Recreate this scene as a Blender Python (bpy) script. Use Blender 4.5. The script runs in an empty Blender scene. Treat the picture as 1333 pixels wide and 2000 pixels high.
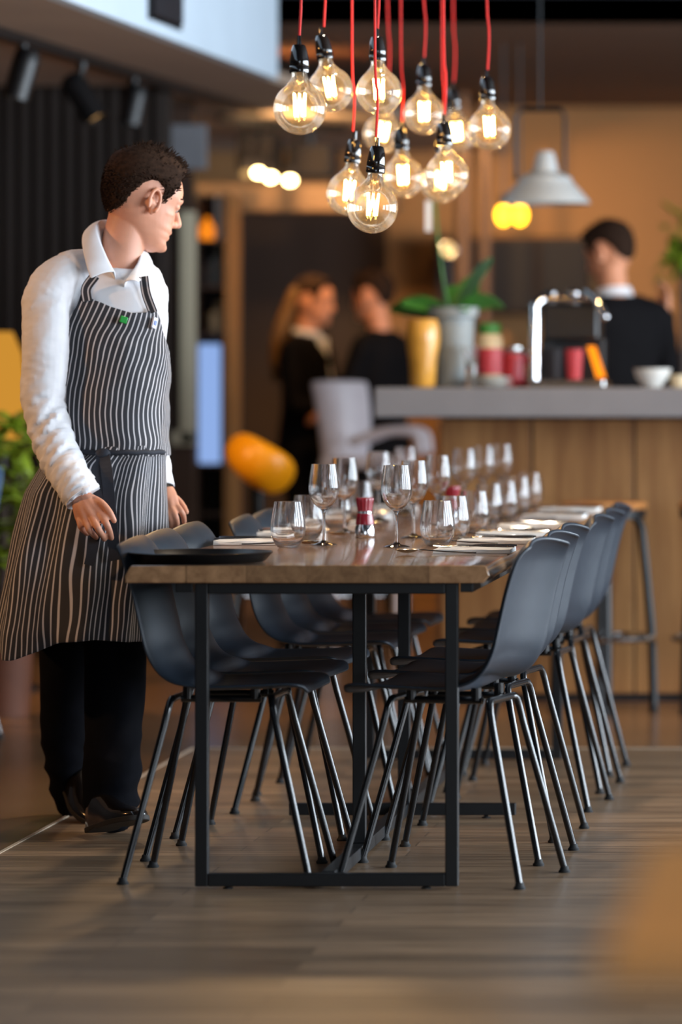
import bpy, bmesh, math, random
import numpy as np
from mathutils import Vector, Matrix, noise
R = math.radians
random.seed(7)
scene = bpy.context.scene
COL = scene.collection

# ------------------------------------------------------------------ camera
FPX, CX, CY, CAMH = 8440.0, 1700.0, 745.0, 1.175
cam_d = bpy.data.cameras.new('camera')
cam = bpy.data.objects.new('camera', cam_d); COL.objects.link(cam)
cam.location = (0, 0, CAMH); cam.rotation_euler = (R(90), 0, 0)
cam_d.sensor_fit = 'HORIZONTAL'; cam_d.sensor_width = 24.0
cam_d.lens = FPX * 24.0 / 1333.0
cam_d.shift_x = (666.5 - CX) / 1333.0
cam_d.shift_y = -(1000.0 - CY) / 1333.0
cam_d.clip_end = 200
cam_d.dof.use_dof = True
cam_d.dof.focus_distance = 10.85
cam_d.dof.aperture_fstop = 2.1
cam_d.dof.aperture_blades = 0
scene.camera = cam

# ------------------------------------------------------------------ look
vs = scene.view_settings
scene.display_settings.display_device = 'sRGB'
vs.view_transform = 'Standard'; vs.look = 'None'; vs.gamma = 1.0; vs.use_curve_mapping = False
vs.exposure = 0.1
cy = scene.cycles
cy.max_bounces = 10; cy.diffuse_bounces = 4; cy.glossy_bounces = 5; cy.transmission_bounces = 10
cy.transparent_max_bounces = 24
cy.sample_clamp_indirect = 4.0; cy.blur_glossy = 0.6
cy.use_denoising = True

# ------------------------------------------------------------------ world and lights
world = bpy.data.worlds.new('world'); scene.world = world
world.use_nodes = True
bg = world.node_tree.nodes['Background']
bg.inputs[0].default_value = (0.72, 0.86, 1.0, 1); bg.inputs[1].default_value = 1.6

def area(name, loc, rot, sx, sy, power, col, spread=180):
    d = bpy.data.lights.new(name, 'AREA'); d.shape = 'RECTANGLE'; d.size = sx; d.size_y = sy
    d.energy = power; d.color = col; d.spread = R(spread)
    o = bpy.data.objects.new(name, d); COL.objects.link(o); o.location = loc; o.rotation_euler = rot
    return o
def spot(name, loc, aim, power, col, ang=60, blend=.5, rad=.05):
    d = bpy.data.lights.new(name, 'SPOT'); d.energy = power; d.color = col; d.spot_size = R(ang); d.spot_blend = blend
    d.shadow_soft_size = rad
    o = bpy.data.objects.new(name, d); COL.objects.link(o); o.location = loc
    o.rotation_euler = (Vector(aim) - Vector(loc)).to_track_quat('-Z', 'Y').to_euler()
    return o
DAY = (0.80, 0.90, 1.0); WARM = (1.0, 0.60, 0.26); AMBER = (1.0, 0.52, 0.17)
# daylight through the glazing of the window wall (along +X) and of the shop front behind the camera
for wy_ in (7.0, 9.1, 11.3, 13.5, 15.7):
    area('daylight_window', (4.8, wy_, 1.65), (0, R(90), 0), 2.2, 1.5, 205, DAY)
area('daylight_shopfront', (2.3, -3.7, 1.7), (R(90), 0, 0), 4.6, 2.4, 66, DAY)
# warm downlights of the room behind, and spots added to brighten single parts
spot('downlight_wall', (-1.9, 22.2, 2.66), (-2.1, 24.0, 1.3), 80, WARM, 95, 1.0, .1)
spot('downlight_wall', (-0.9, 22.4, 2.66), (-0.6, 24.0, 1.4), 4, WARM, 130, .8, .1)
spot('downlight_bar', (-2.6, 19.9, 2.6), (-2.9, 21.0, 0.9), 130, AMBER, 80, .6, .08)
spot('fill_spot_header', (-2.7, 20.3, 2.40), (-2.75, 22.0, 1.95), 190, WARM, 110, .7, .08)  # added spot that brightens the header beam, no fitting modelled
spot('downlight_guests', (-2.2, 19.2, 2.6), (-2.55, 20.8, 1.4), 60, AMBER, 60, .6, .08)
spot('unseen_spot_left', (-4.9, 10.2, 2.42), (-2.2, 11.4, 1.3), 260, (1, .50, .18), 44, .8, .08)  # unseen warm spot added to tint the waiter's side away from the windows
spot('unseen_spot_left', (-3.9, 15.6, 2.42), (-3.2, 16.4, 0.0), 160, WARM, 100, .6, .08)
spot('unseen_spot_table', (-1.9, 14.6, 3.1), (-1.4, 12.6, 0.7), 110, WARM, 60, .6, .08)
spot('unseen_spot_table', (-1.1, 11.8, 3.2), (-1.3, 11.6, 0.7), 130, (1, .82, .62), 62, .7, .08)  # unseen spot added to whiten the napkins and lift the tabletop
spot('downlight_bar_front', (-0.7, 14.5, 3.2), (-0.7, 15.9, 0.6), 110, WARM, 95, .7, .08)
spot('fill_spot_near_table', (0.6, 2.6, 3.2), (0.15, 3.6, 0.75), 120, (1, .80, .54), 50, .8, .08)  # added spot that brightens the near tabletop, its lamp only assumed
spot('fill_spot_lounge', (-2.2, 15.8, 2.9), (-2.44, 17.2, 0.9), 60, (1, .8, .5), 40, .6, .06)  # spot added to make the yellow lounge chair brighter

# ------------------------------------------------------------------ helpers
def P(px, py, Y):
    """photo pixel -> point at distance Y"""
    return Vector(((px - CX) * Y / FPX, Y, CAMH - (py - CY) * Y / FPX))

def lin(c):
    return tuple(((v / 255.0) / 12.92 if v / 255.0 <= .04045 else ((v / 255.0 + .055) / 1.055) ** 2.4) for v in c) + (1,)

class MB:
    def __init__(s): s.v = []; s.f = []; s.uv = {}
    def add(s, vs, fs):
        b = len(s.v); s.v += [Vector(p) for p in vs]; s.f += [tuple(i + b for i in f) for f in fs]; return b
    def box(s, x0, x1, y0, y1, z0, z1, m=None):
        vs = [Vector(p) for p in ((x0,y0,z0),(x1,y0,z0),(x1,y1,z0),(x0,y1,z0),(x0,y0,z1),(x1,y0,z1),(x1,y1,z1),(x0,y1,z1))]
        if m is not None: vs = [m @ p for p in vs]
        s.add(vs, [(0,3,2,1),(4,5,6,7),(0,1,5,4),(1,2,6,5),(2,3,7,6),(3,0,4,7)]); return s
    def loft(s, rings, closed=True, caps=True):
        n = len(rings[0]); vs = [p for r in rings for p in r]; fs = []
        for i in range(len(rings) - 1):
            for j in range(n if closed else n - 1):
                k = (j + 1) % n
                fs.append((i*n+j, i*n+k, (i+1)*n+k, (i+1)*n+j))
        if caps and closed:
            fs.append(tuple(range(n - 1, -1, -1))); fs.append(tuple((len(rings)-1)*n + j for j in range(n)))
        return s.add(vs, fs)
    def tube(s, pts, r, n=10, rnd=False, flat=1.0, up=None):
        pts = [Vector(p) for p in pts]; m = len(pts)
        rs = [r] * m if not hasattr(r, '__len__') else list(r)
        if rnd:  # rounded ends
            a, b = pts[0], pts[-1]; da = (pts[0]-pts[1]).normalized(); db = (pts[-1]-pts[-2]).normalized()
            ra, rb = rs[0], rs[-1]
            pre = [(a + da*ra*math.sin(t), ra*max(.05, math.cos(t))) for t in (R(88), R(60), R(30))]
            post = [(b + db*rb*math.sin(t), rb*max(.05, math.cos(t))) for t in (R(30), R(60), R(88))]
            pts = [p for p, _ in pre] + pts + [p for p, _ in post]; rs = [q for _, q in pre] + rs + [q for _, q in post]
            m = len(pts)
        T = []
        for i in range(m):
            t = (pts[min(i+1, m-1)] - pts[max(i-1, 0)])
            T.append(t.normalized() if t.length > 1e-9 else Vector((0,0,1)))
        u = Vector(up) if up is not None else (Vector((0,0,1)) if abs(T[0].z) < .9 else Vector((0,1,0)))
        u = (u - T[0]*u.dot(T[0])).normalized(); rings = []
        for i in range(m):
            u = (u - T[i]*u.dot(T[i])).normalized(); w = T[i].cross(u)
            rings.append([pts[i] + (u*math.cos(2*math.pi*j/n) + w*math.sin(2*math.pi*j/n)*flat)*rs[i] for j in range(n)])
        s.loft(rings); return s
    def lathe(s, prof, c=(0,0,0), n=32, axis=None):
        c = Vector(c); rot = Matrix.Identity(3) if axis is None else Vector((0,0,1)).rotation_difference(Vector(axis)).to_matrix()
        vs = []; idx = []
        for r, z in prof:
            if r < 1e-6: idx.append([len(vs)]); vs.append(c + rot @ Vector((0,0,z)))
            else:
                idx.append(list(range(len(vs), len(vs)+n)))
                vs += [c + rot @ Vector((r*math.cos(2*math.pi*j/n), r*math.sin(2*math.pi*j/n), z)) for j in range(n)]
        fs = []
        for a, b in zip(idx, idx[1:]):
            for j in range(n):
                k = (j+1) % n
                if len(a) == 1 and len(b) == 1: continue
                if len(a) == 1: fs.append((a[0], b[k], b[j]))
                elif len(b) == 1: fs.append((a[j], a[k], b[0]))
                else: fs.append((a[j], a[k], b[k], b[j]))
        s.add(vs, fs); return s
    def ball(s, c, r, n=16, m=10, rot=None):
        r = Vector((r, r, r)) if not hasattr(r, '__len__') else Vector(r); c = Vector(c)
        b = len(s.v); s.lathe([(math.sin(math.pi*i/m) if 0 < i < m else 0, -math.cos(math.pi*i/m)) for i in range(m+1)], n=n)
        for i in range(b, len(s.v)):
            p = Vector((s.v[i].x*r.x, s.v[i].y*r.y, s.v[i].z*r.z))
            s.v[i] = c + (rot @ p if rot is not None else p)
        return s
    def prism(s, pts, y0, y1, axis='y'):
        """closed outline of 2D points extruded along an axis"""
        n = len(pts)
        def mk(a, b, t): return Vector((a, t, b)) if axis == 'y' else (Vector((t, a, b)) if axis == 'x' else Vector((a, b, t)))
        vs = [mk(a, b, y0) for a, b in pts] + [mk(a, b, y1) for a, b in pts]
        fs = [tuple(range(n)), tuple(range(2*n-1, n-1, -1))] + [(j, n+j, n+(j+1) % n, (j+1) % n) for j in range(n)]
        s.add(vs, fs); return s
    def build(s, name, mat, parent=None, smooth=True, bevel=0, sub=0, solid=0, ang=38, uvs=None, segs=2):
        off = parent_origin(parent)
        me = bpy.data.meshes.new(name)
        me.from_pydata([tuple(p - off) for p in s.v], [], s.f); me.validate()
        bm = bmesh.new(); bm.from_mesh(me); bmesh.ops.recalc_face_normals(bm, faces=bm.faces); bm.to_mesh(me); bm.free()
        if uvs is not None:
            lay = me.uv_layers.new(name='uv')
            for l in me.loops: lay.data[l.index].uv = uvs[l.vertex_index]
        return link(name, me, mat, parent, smooth, bevel, sub, solid, ang, segs)

def parent_origin(parent):
    o = Vector((0,0,0)); q = parent
    while q is not None: o += q.location; q = q.parent
    return o

def link(name, me, mat, parent=None, smooth=True, bevel=0, sub=0, solid=0, ang=38, segs=2):
    if mat is not None: me.materials.append(mat)
    if smooth:
        me.shade_smooth()
        if not sub: me.set_sharp_from_angle(angle=R(ang))
    o = bpy.data.objects.new(name, me); COL.objects.link(o); o.parent = parent
    if solid:
        m = o.modifiers.new('solid', 'SOLIDIFY'); m.thickness = solid; m.offset = 0
    if bevel:
        m = o.modifiers.new('bevel', 'BEVEL'); m.width = bevel; m.segments = segs; m.limit_method = 'ANGLE'; m.angle_limit = R(40)
    if sub:
        m = o.modifiers.new('sub', 'SUBSURF'); m.levels = sub; m.render_levels = sub
    return o

def tag(o, label, cat, group=None, kind=None):
    o['label'] = label; o['category'] = cat
    if group: o['group'] = group
    if kind: o['kind'] = kind
    return o
def thing(name, label, cat, loc=(0,0,0), group=None, rz=0):
    o = bpy.data.objects.new(name, None); COL.objects.link(o); o.location = loc; o.rotation_euler = (0, 0, rz)
    o.empty_display_size = .1
    return tag(o, label, cat, group)
def struct(o):
    o['kind'] = 'structure'; return o
def copy_tree(o, loc=None, rz=None, label=None, parent=None, group=None):
    c = o.copy(); COL.objects.link(c); c.parent = parent
    if loc is not None: c.location = loc
    if rz is not None: c.rotation_euler = (0, 0, rz)
    if label: c['label'] = label
    if group: c['group'] = group
    for ch in list(o.children): copy_tree(ch, parent=c)
    return c

# ------------------------------------------------------------------ materials
def nodes(name):
    m = bpy.data.materials.new(name); m.use_nodes = True
    nt = m.node_tree; b = nt.nodes['Principled BSDF']
    return m, nt, b
def N(nt, t, **kw):
    n = nt.nodes.new(t)
    for k, v in kw.items(): setattr(n, k, v)
    return n
def pmat(name, rgb, rough=.5, metal=0, var=.08, scale=12, bump=0, coat=0, spec=.5, sheen=0, emit=None, es=0, sss=0):
    """plain procedural surface: base colour with a soft mottling and optional fine bump"""
    m, nt, b = nodes(name)
    c = lin(rgb)
    tc = N(nt, 'ShaderNodeTexCoord'); no = N(nt, 'ShaderNodeTexNoise'); no.inputs['Scale'].default_value = scale
    no.inputs['Detail'].default_value = 4
    nt.links.new(tc.outputs['Object'], no.inputs['Vector'])
    rp = N(nt, 'ShaderNodeValToRGB')
    rp.color_ramp.elements[0].position = .3; rp.color_ramp.elements[1].position = .7
    rp.color_ramp.elements[0].color = tuple(v*(1-var) for v in c[:3]) + (1,)
    rp.color_ramp.elements[1].color = tuple(min(1, v*(1+var)) for v in c[:3]) + (1,)
    nt.links.new(no.outputs['Fac'], rp.inputs['Fac']); nt.links.new(rp.outputs['Color'], b.inputs['Base Color'])
    b.inputs['Roughness'].default_value = rough; b.inputs['Metallic'].default_value = metal
    b.inputs['Specular IOR Level'].default_value = spec
    b.inputs['Coat Weight'].default_value = coat; b.inputs['Sheen Weight'].default_value = sheen
    if sss:
        b.inputs['Subsurface Weight'].default_value = sss; b.inputs['Subsurface Radius'].default_value = (.012, .005, .003)
        b.inputs['Subsurface Scale'].default_value = 1.0
    if bump:
        n2 = N(nt, 'ShaderNodeTexNoise'); n2.inputs['Scale'].default_value = scale*14
        nt.links.new(tc.outputs['Object'], n2.inputs['Vector'])
        bp = N(nt, 'ShaderNodeBump'); bp.inputs['Strength'].default_value = bump; bp.inputs['Distance'].default_value = .002
        nt.links.new(n2.outputs['Fac'], bp.inputs['Height']); nt.links.new(bp.outputs['Normal'], b.inputs['Normal'])
    if emit:
        b.inputs['Emission Color'].default_value = lin(emit); b.inputs['Emission Strength'].default_value = es
    return m
def emat(name, rgb, strength):
    m, nt, b = nodes(name); nt.nodes.remove(b)
    e = N(nt, 'ShaderNodeEmission'); e.inputs[0].default_value = lin(rgb); e.inputs[1].default_value = strength
    nt.links.new(e.outputs[0], nt.nodes['Material Output'].inputs[0]); return m
def wood(name, a, b_, rough=.4, stretch=(1, 12, 12), scale=3, plank=None, coat=0, axis=0, seam=.35):
    """grain stretched along one axis; plank=(length,width) adds boards of slightly different tone"""
    m, nt, bs = nodes(name)
    tc = N(nt, 'ShaderNodeTexCoord'); mp = N(nt, 'ShaderNodeMapping'); mp.inputs['Scale'].default_value = stretch
    nt.links.new(tc.outputs['Object'], mp.inputs['Vector'])
    no = N(nt, 'ShaderNodeTexNoise'); no.inputs['Scale'].default_value = scale; no.inputs['Detail'].default_value = 8
    no.inputs['Roughness'].default_value = .62; no.inputs['Distortion'].default_value = .35
    nt.links.new(mp.outputs[0], no.inputs['Vector'])
    rp = N(nt, 'ShaderNodeValToRGB'); e = rp.color_ramp.elements
    e[0].position = .32; e[0].color = lin(a); e[1].position = .68; e[1].color = lin(b_)
    nt.links.new(no.outputs['Fac'], rp.inputs['Fac']); out = rp.outputs['Color']
    if plank:
        br = N(nt, 'ShaderNodeTexBrick'); br.offset = .37
        br.inputs['Color1'].default_value = (.62, .62, .62, 1); br.inputs['Color2'].default_value = (1.12, 1.1, 1.08, 1)
        br.inputs['Mortar'].default_value = (seam, seam, seam, 1)
        br.inputs['Scale'].default_value = 1; br.inputs['Mortar Size'].default_value = .0025; br.inputs['Mortar Smooth'].default_value = .2
        br.inputs['Brick Width'].default_value = plank[0]; br.inputs['Row Height'].default_value = plank[1]
        m2 = N(nt, 'ShaderNodeMapping')
        if axis == 1: m2.inputs['Rotation'].default_value = (0, 0, R(90))
        if axis == 2: m2.inputs['Rotation'].default_value = (0, R(90), 0)
        if axis == 3: m2.inputs['Rotation'].default_value = (R(90), 0, R(90))
        nt.links.new(tc.outputs['Object'], m2.inputs['Vector']); nt.links.new(m2.outputs[0], br.inputs['Vector'])
        mx = N(nt, 'ShaderNodeMix', data_type='RGBA', blend_type='MULTIPLY'); mx.inputs[0].default_value = 1
        nt.links.new(out, mx.inputs[6]); nt.links.new(br.outputs['Color'], mx.inputs[7]); out = mx.outputs[2]
    nt.links.new(out, bs.inputs['Base Color'])
    bs.inputs['Roughness'].default_value = rough; bs.inputs['Coat Weight'].default_value = coat
    bs.inputs['Coat Roughness'].default_value = .08
    bp = N(nt, 'ShaderNodeBump'); bp.inputs['Strength'].default_value = .15; bp.inputs['Distance'].default_value = .002
    nt.links.new(no.outputs['Fac'], bp.inputs['Height']); nt.links.new(bp.outputs['Normal'], bs.inputs['Normal'])
    return m
def glass(name, rgb=(255, 255, 255), rough=0, ior=1.46):
    m, nt, b = nodes(name)
    b.inputs['Base Color'].default_value = lin(rgb); b.inputs['Transmission Weight'].default_value = 1
    b.inputs['Roughness'].default_value = rough; b.inputs['IOR'].default_value = ior
    return m
def mixed_glass(name):
    """clear table glass: part of the light bends as in solid glass, part goes straight through the thin wall"""
    m = glass(name); nt = m.node_tree; b = nt.nodes['Principled BSDF']
    tr = N(nt, 'ShaderNodeBsdfTransparent'); b.inputs['Specular IOR Level'].default_value = .75
    m2 = N(nt, 'ShaderNodeMixShader'); m2.inputs[0].default_value = .08
    nt.links.new(b.outputs[0], m2.inputs[1]); nt.links.new(tr.outputs[0], m2.inputs[2])
    nt.links.new(m2.outputs[0], nt.nodes['Material Output'].inputs[0]); return m
def thin_glass(name, rgb=(255, 250, 240), ior=1.5, edge=(255, 255, 255)):
    """thin blown glass: passes straight through, reflects by Fresnel"""
    m, nt, b = nodes(name); nt.nodes.remove(b)
    tr = N(nt, 'ShaderNodeBsdfTransparent'); tr.inputs[0].default_value = lin(rgb)
    gl = N(nt, 'ShaderNodeBsdfGlossy'); gl.inputs['Roughness'].default_value = .01; gl.inputs[0].default_value = lin(edge)
    fr = N(nt, 'ShaderNodeFresnel'); fr.inputs[0].default_value = ior
    mul = N(nt, 'ShaderNodeMath', operation='MULTIPLY'); mul.inputs[1].default_value = .9; mul.use_clamp = True
    nt.links.new(fr.outputs[0], mul.inputs[0])
    mx = N(nt, 'ShaderNodeMixShader'); nt.links.new(mul.outputs[0], mx.inputs[0])
    nt.links.new(tr.outputs[0], mx.inputs[1]); nt.links.new(gl.outputs[0], mx.inputs[2])
    # translucent share added so the globe glows, for bloom round the filament
    tl = N(nt, 'ShaderNodeBsdfTranslucent'); tl.inputs[0].default_value = (1, .93, .82, 1)
    m2 = N(nt, 'ShaderNodeMixShader'); m2.inputs[0].default_value = .035
    nt.links.new(mx.outputs[0], m2.inputs[1]); nt.links.new(tl.outputs[0], m2.inputs[2])
    nt.links.new(m2.outputs[0], nt.nodes['Material Output'].inputs[0]); return m

M = {}
M['plank_floor'] = wood('plank_floor', (100, 78, 59), (174, 144, 114), .36, (1.2, 22, 1), 2.2, (1.15, .115), 0, 0, .45)
M['polished_floor'] = pmat('polished_floor', (122, 90, 64), .22, var=.16, scale=1.5)
M['plaster_tan'] = pmat('plaster_tan', (176, 130, 84), .8, var=.04, scale=2)
M['plaster_brown'] = pmat('plaster_brown', (112, 84, 66), .8, var=.05, scale=2)
M['plaster_soffit'] = pmat('plaster_soffit', (170, 148, 130), .8, var=.05, scale=2)
M['plaster_pale'] = pmat('plaster_pale', (206, 222, 236), .7, var=.03, scale=3)
M['dark_wall'] = pmat('dark_wall', (40, 32, 28), .8, var=.1, scale=3)
M['dark_panel'] = pmat('dark_panel', (62, 42, 30), .6, var=.12, scale=2)
M['navy_dark'] = pmat('navy_dark', (26, 25, 32), .7, var=.1, scale=3)
M['chair_shell'] = pmat('chair_shell', (33, 43, 54), .42, var=.06, scale=30, bump=.05)
M['black_tube'] = pmat('black_tube', (14, 16, 19), .22, var=.1, scale=20, coat=.4)
M['black_steel'] = pmat('black_steel', (15, 17, 20), .4, var=.1, scale=20)
M['black_plastic'] = pmat('black_plastic', (16, 17, 19), .3, var=.1, scale=20)
M['table_top'] = wood('table_top', (142, 106, 76), (192, 148, 108), .17, (10, .8, 10), 2.6, (1.6, .14), .6, 1, .6)
M['table_end'] = wood('table_end', (112, 84, 64), (152, 118, 92), .45, (6, 6, 6), 3, None, .1)
M['white_paper'] = pmat('white_paper', (236, 236, 234), .7, var=.03, scale=30)
M['steel'] = pmat('steel', (190, 190, 188), .16, metal=1, var=.05, scale=40)
M['chrome'] = pmat('chrome', (225, 225, 228), .07, metal=1, var=.03, scale=40)
M['glass'] = mixed_glass('glass')
M['bulb_glass'] = thin_glass('bulb_glass', (255, 252, 244))
M['red_cord'] = pmat('red_cord', (236, 34, 22), .6, var=.12, scale=60, bump=.2)
M['porcelain_black'] = pmat('porcelain_black', (22, 18, 16), .1, var=.1, scale=20, coat=1)
M['filament'] = emat('filament', (255, 190, 100), 110)
M['red_plastic'] = pmat('red_plastic', (150, 18, 40), .25, var=.06, scale=30, coat=.4)
M['oak'] = wood('oak', (150, 98, 52), (200, 146, 88), .5, (9, 9, .7), 2.2, (3.0, .19), 0, 2, .3)
M['counter'] = pmat('counter', (128, 127, 130), .55, var=.05, scale=6)
M['rubber'] = pmat('rubber', (18, 18, 19), .7, var=.1, scale=30)
# ------------------------------------------------------------------ the room
def slab(name, mat, *b, bevel=0):
    return struct(MB().box(*b).build(name, mat, smooth=False, bevel=bevel))
XL, XR, YF, YB, ZC = -6.0, 4.9, -4.0, 24.0, 3.3
slab('floor', M['plank_floor'], -2.165, XR, YF, 13.83, -.06, 0)
MBf = MB(); MBf.box(XL, -2.175, YF, YB, -.06, -.0); MBf.box(-2.175, XR, 13.84, YB, -.06, 0)
struct(MBf.build('floor_polished', M['polished_floor'], smooth=False))
struct(MB().box(-2.175, -2.165, YF, 13.84, -.06, .002).box(-2.175, XR, 13.83, 13.84, -.06, .002).build('trim_floor', pmat('trim_pale', (196, 178, 156), .5), smooth=False))
slab('ceiling', M['navy_dark'], -3.2, XR, YF, 18.26, ZC, ZC + .1)
slab('ceiling_back', M['plaster_brown'], -6.0, XR, 18.26, YB, 2.70, 2.8)
slab('ceiling_bulkhead', M['navy_dark'], -2.55, XR, 18.26, 18.4, 2.70, ZC)
slab('wall_left', M['dark_wall'], XL - .1, XL, YF, YB, 0, ZC)
slab('wall_front', M['plaster_brown'], XL, XR, YF - .1, YF, 0, .5)
slab('wall_front_top', M['plaster_brown'], XL, XR, YF - .1, YF, 3.0, ZC)
slab('wall_front_side', M['plaster_brown'], XL, 0.0, YF - .1, YF, .5, 3.0)
slab('wall_right_sill', M['plaster_brown'], XR, XR + .1, YF, YB, 0, .35)
slab('wall_right_head', M['plaster_brown'], XR, XR + .1, YF, YB, 2.8, ZC)
slab('wall_right_near', M['plaster_brown'], XR, XR + .1, YF, 5.9, .35, 2.8)
slab('wall_right_back', M['plaster_brown'], XR, XR + .1, 17.0, YB, .35, 2.8)
fr = MB()
for y in (5.95, 8.05, 10.2, 12.4, 14.6, 16.95):
    fr.box(XR + .01, XR + .09, y - .04, y + .04, .35, 2.8)
struct(fr.build('window_1', M['black_steel'], smooth=False))
fr = MB()
for x in (.06, 1.6, 3.2, 4.8): fr.box(x - .04, x + .04, YF - .09, YF - .01, .5, 3.0)
struct(fr.build('window_2', M['black_steel'], smooth=False))
# back wall: tan plaster, a header over a dark panelled opening
slab('wall_back', M['plaster_tan'], P(757, 0, 24).x, XR, YB, YB + .1, 0, 2.8)
slab('wall_back_header', M['plaster_tan'], XL, P(757, 0, 24).x, YB, YB + .1, P(0, 414, 24).z, 2.8)
slab('wall_back_panel', M['dark_panel'], XL, P(757, 0, 24).x, YB + .25, YB + .35, 0, 2.2)
# header beam that runs in front of the opening
struct(MB().box(P(345, 0, 22).x, P(770, 0, 22).x, 22.0, 22.3, P(0, 412, 22).z, P(0, 358, 22).z).build('trim_header', wood('tan_beam', (150, 108, 70), (186, 142, 98), .5, (1, 9, 9), 2), smooth=False, bevel=.01))
# lowered ceiling with the pale board face that angles away
za = 2.45
a0 = Vector((-2.74 - .05*4.4, 10.0)); a1 = Vector((-2.55, 18.24))
def quad_prism(pts, z0, z1):
    return MB().prism([(p[0], p[1]) for p in pts], z0, z1, axis='z')
struct(quad_prism([(XL, YF), (-3.16, YF), (-3.16, 6.0), (a1.x, a1.y), (a1.x + .55, 23.9), (XL, 23.9)], za, za + .05).build('ceiling_lowered', M['plaster_soffit'], smooth=False))
struct(quad_prism([(-3.16, YF), (-3.10, YF), (-3.10, 6.0), (a1.x + .05, a1.y), (a1.x, a1.y), (-3.16, 6.0)], za - .0, ZC).build('wall_board', M['plaster_pale'], smooth=False))
# vent and two cut marks in the pale board
def on_board(px, py):
    # intersect the pixel ray with the board plane x = -3.10 + k (y-6)
    k = (a1.x + .05 + 3.10) / (a1.y - 6.0); s = (px - CX) / FPX
    Y = (-3.10 - 6.0*k) / (s - k); return P(px, py, Y)
q = [on_board(288, -40), on_board(350, -40), on_board(350, 62), on_board(288, 35)]
zt, zb = q[0].z, .5*(q[2].z + q[3].z)
nb = Vector((1, -.045, 0)).normalized(); y0, y1 = q[3].y, q[2].y
def board_pt(y, z, d):
    k = (a1.x + .05 + 3.10) / (a1.y - 6.0); return Vector((-3.10 + k*(y - 6.0), y, z)) + nb*d
vent = thing('air_vent', 'dark slatted air vent set in the pale board under the ceiling', 'vent', board_pt((y0+y1)/2, zb, 0))
m = MB(); fs = [(0,1,2,3),(7,6,5,4),(0,4,5,1),(1,5,6,2),(2,6,7,3),(3,7,4,0)]
m.add([board_pt(y0,zb,.0),board_pt(y1,zb,.0),board_pt(y1,zt,.0),board_pt(y0,zt,.0),board_pt(y0,zb,.012),board_pt(y1,zb,.012),board_pt(y1,zt,.012),board_pt(y0,zt,.012)], fs)
m.build('frame', M['black_plastic'], vent, smooth=False)
m = MB()
for i in range(9):
    z = zb + .02 + i*(zt - zb - .04)/8
    m.add([board_pt(y0+.03,z,.012),board_pt(y1-.03,z,.012),board_pt(y1-.03,z+.012,.014),board_pt(y0+.03,z+.012,.014),
           board_pt(y0+.03,z,.02),board_pt(y1-.03,z,.02),board_pt(y1-.03,z+.012,.024),board_pt(y0+.03,z+.012,.024)], fs)
m.build('slats', M['navy_dark'], vent, smooth=False)
# black slatted wall behind the waiter
m = MB()
x0, x1, yw = XL, P(328, 0, 18.65).x, 18.65
m.box(x0, x1, yw, yw + .1, 0, za)
n = 46
for i in range(n):
    x = x0 + (i + .5)*(x1 - x0)/n
    m.box(x - .017, x + .017, yw - .03, yw, .02, za - .002)
struct(m.build('wall_slatted', M['dark_wall'], smooth=False))
# ------------------------------------------------------------------ long table
TL, TR, TF, TE, TZ, TT = -1.715, -.883, 9.98, 14.9, .75, .041
tab = thing('dining_table', 'long oak dining table on black square steel frames set with glasses', 'table', (-1.3, 12.4, 0))
nseg = 60; rings = []
rnd = random.Random(3)
for i in range(nseg + 1):
    y = TF + (TE - TF)*i/nseg
    wl = .006*noise.noise(Vector((y*1.3, 3.1, 0))); wr = .007*noise.noise(Vector((y*1.5, 9.7, 0)))
    w2 = .006*noise.noise(Vector((y*3, 1.7, 0)))
    L, Rr = TL + wl, TR + wr
    rings.append([Vector((L - .006 + w2, y, TZ - TT)), Vector((L - .008, y, TZ - TT*.6)), Vector((L + .004, y, TZ - .004)), Vector((L + .009, y, TZ)),
                  Vector((Rr - .008, y, TZ)), Vector((Rr - .003, y, TZ - .004)), Vector((Rr + .004, y, TZ - TT*.6)), Vector((Rr - .012 + w2, y, TZ - TT))])
m = MB(); m.loft(rings)
top = m.build('tabletop', M['table_top'], tab, bevel=.0025, ang=50)
t = .030
def sq(mb, x0, x1, y0, y1, z0, z1): return mb.box(x0, x1, y0, y1, z0, z1)
FX0, FX1 = -1.563, -.9535
def end_frame(Y, name):
    mb = MB()
    mb.box(FX0, FX0 + t, Y, Y + t, .006, TZ - TT); mb.box(FX1 - t, FX1, Y, Y + t, .006, TZ - TT)
    mb.box(FX0 + t, FX1 - t, Y, Y + t, .006, .006 + t); mb.box(FX0 + t, FX1 - t, Y, Y + t, TZ - TT - .026, TZ - TT)
    f = mb.build(name, M['black_steel'], tab, smooth=False, bevel=.0025)
    for x in (FX0 + .075, FX1 - .075):
        MB().lathe([(0, 0), (.012, 0), (.012, .003), (.006, .004), (.006, .008)], (x, Y + t/2, 0), 12).build('foot', M['rubber'], f)
end_frame(9.998, 'frame')
end_frame(13.37, 'frame')
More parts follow.
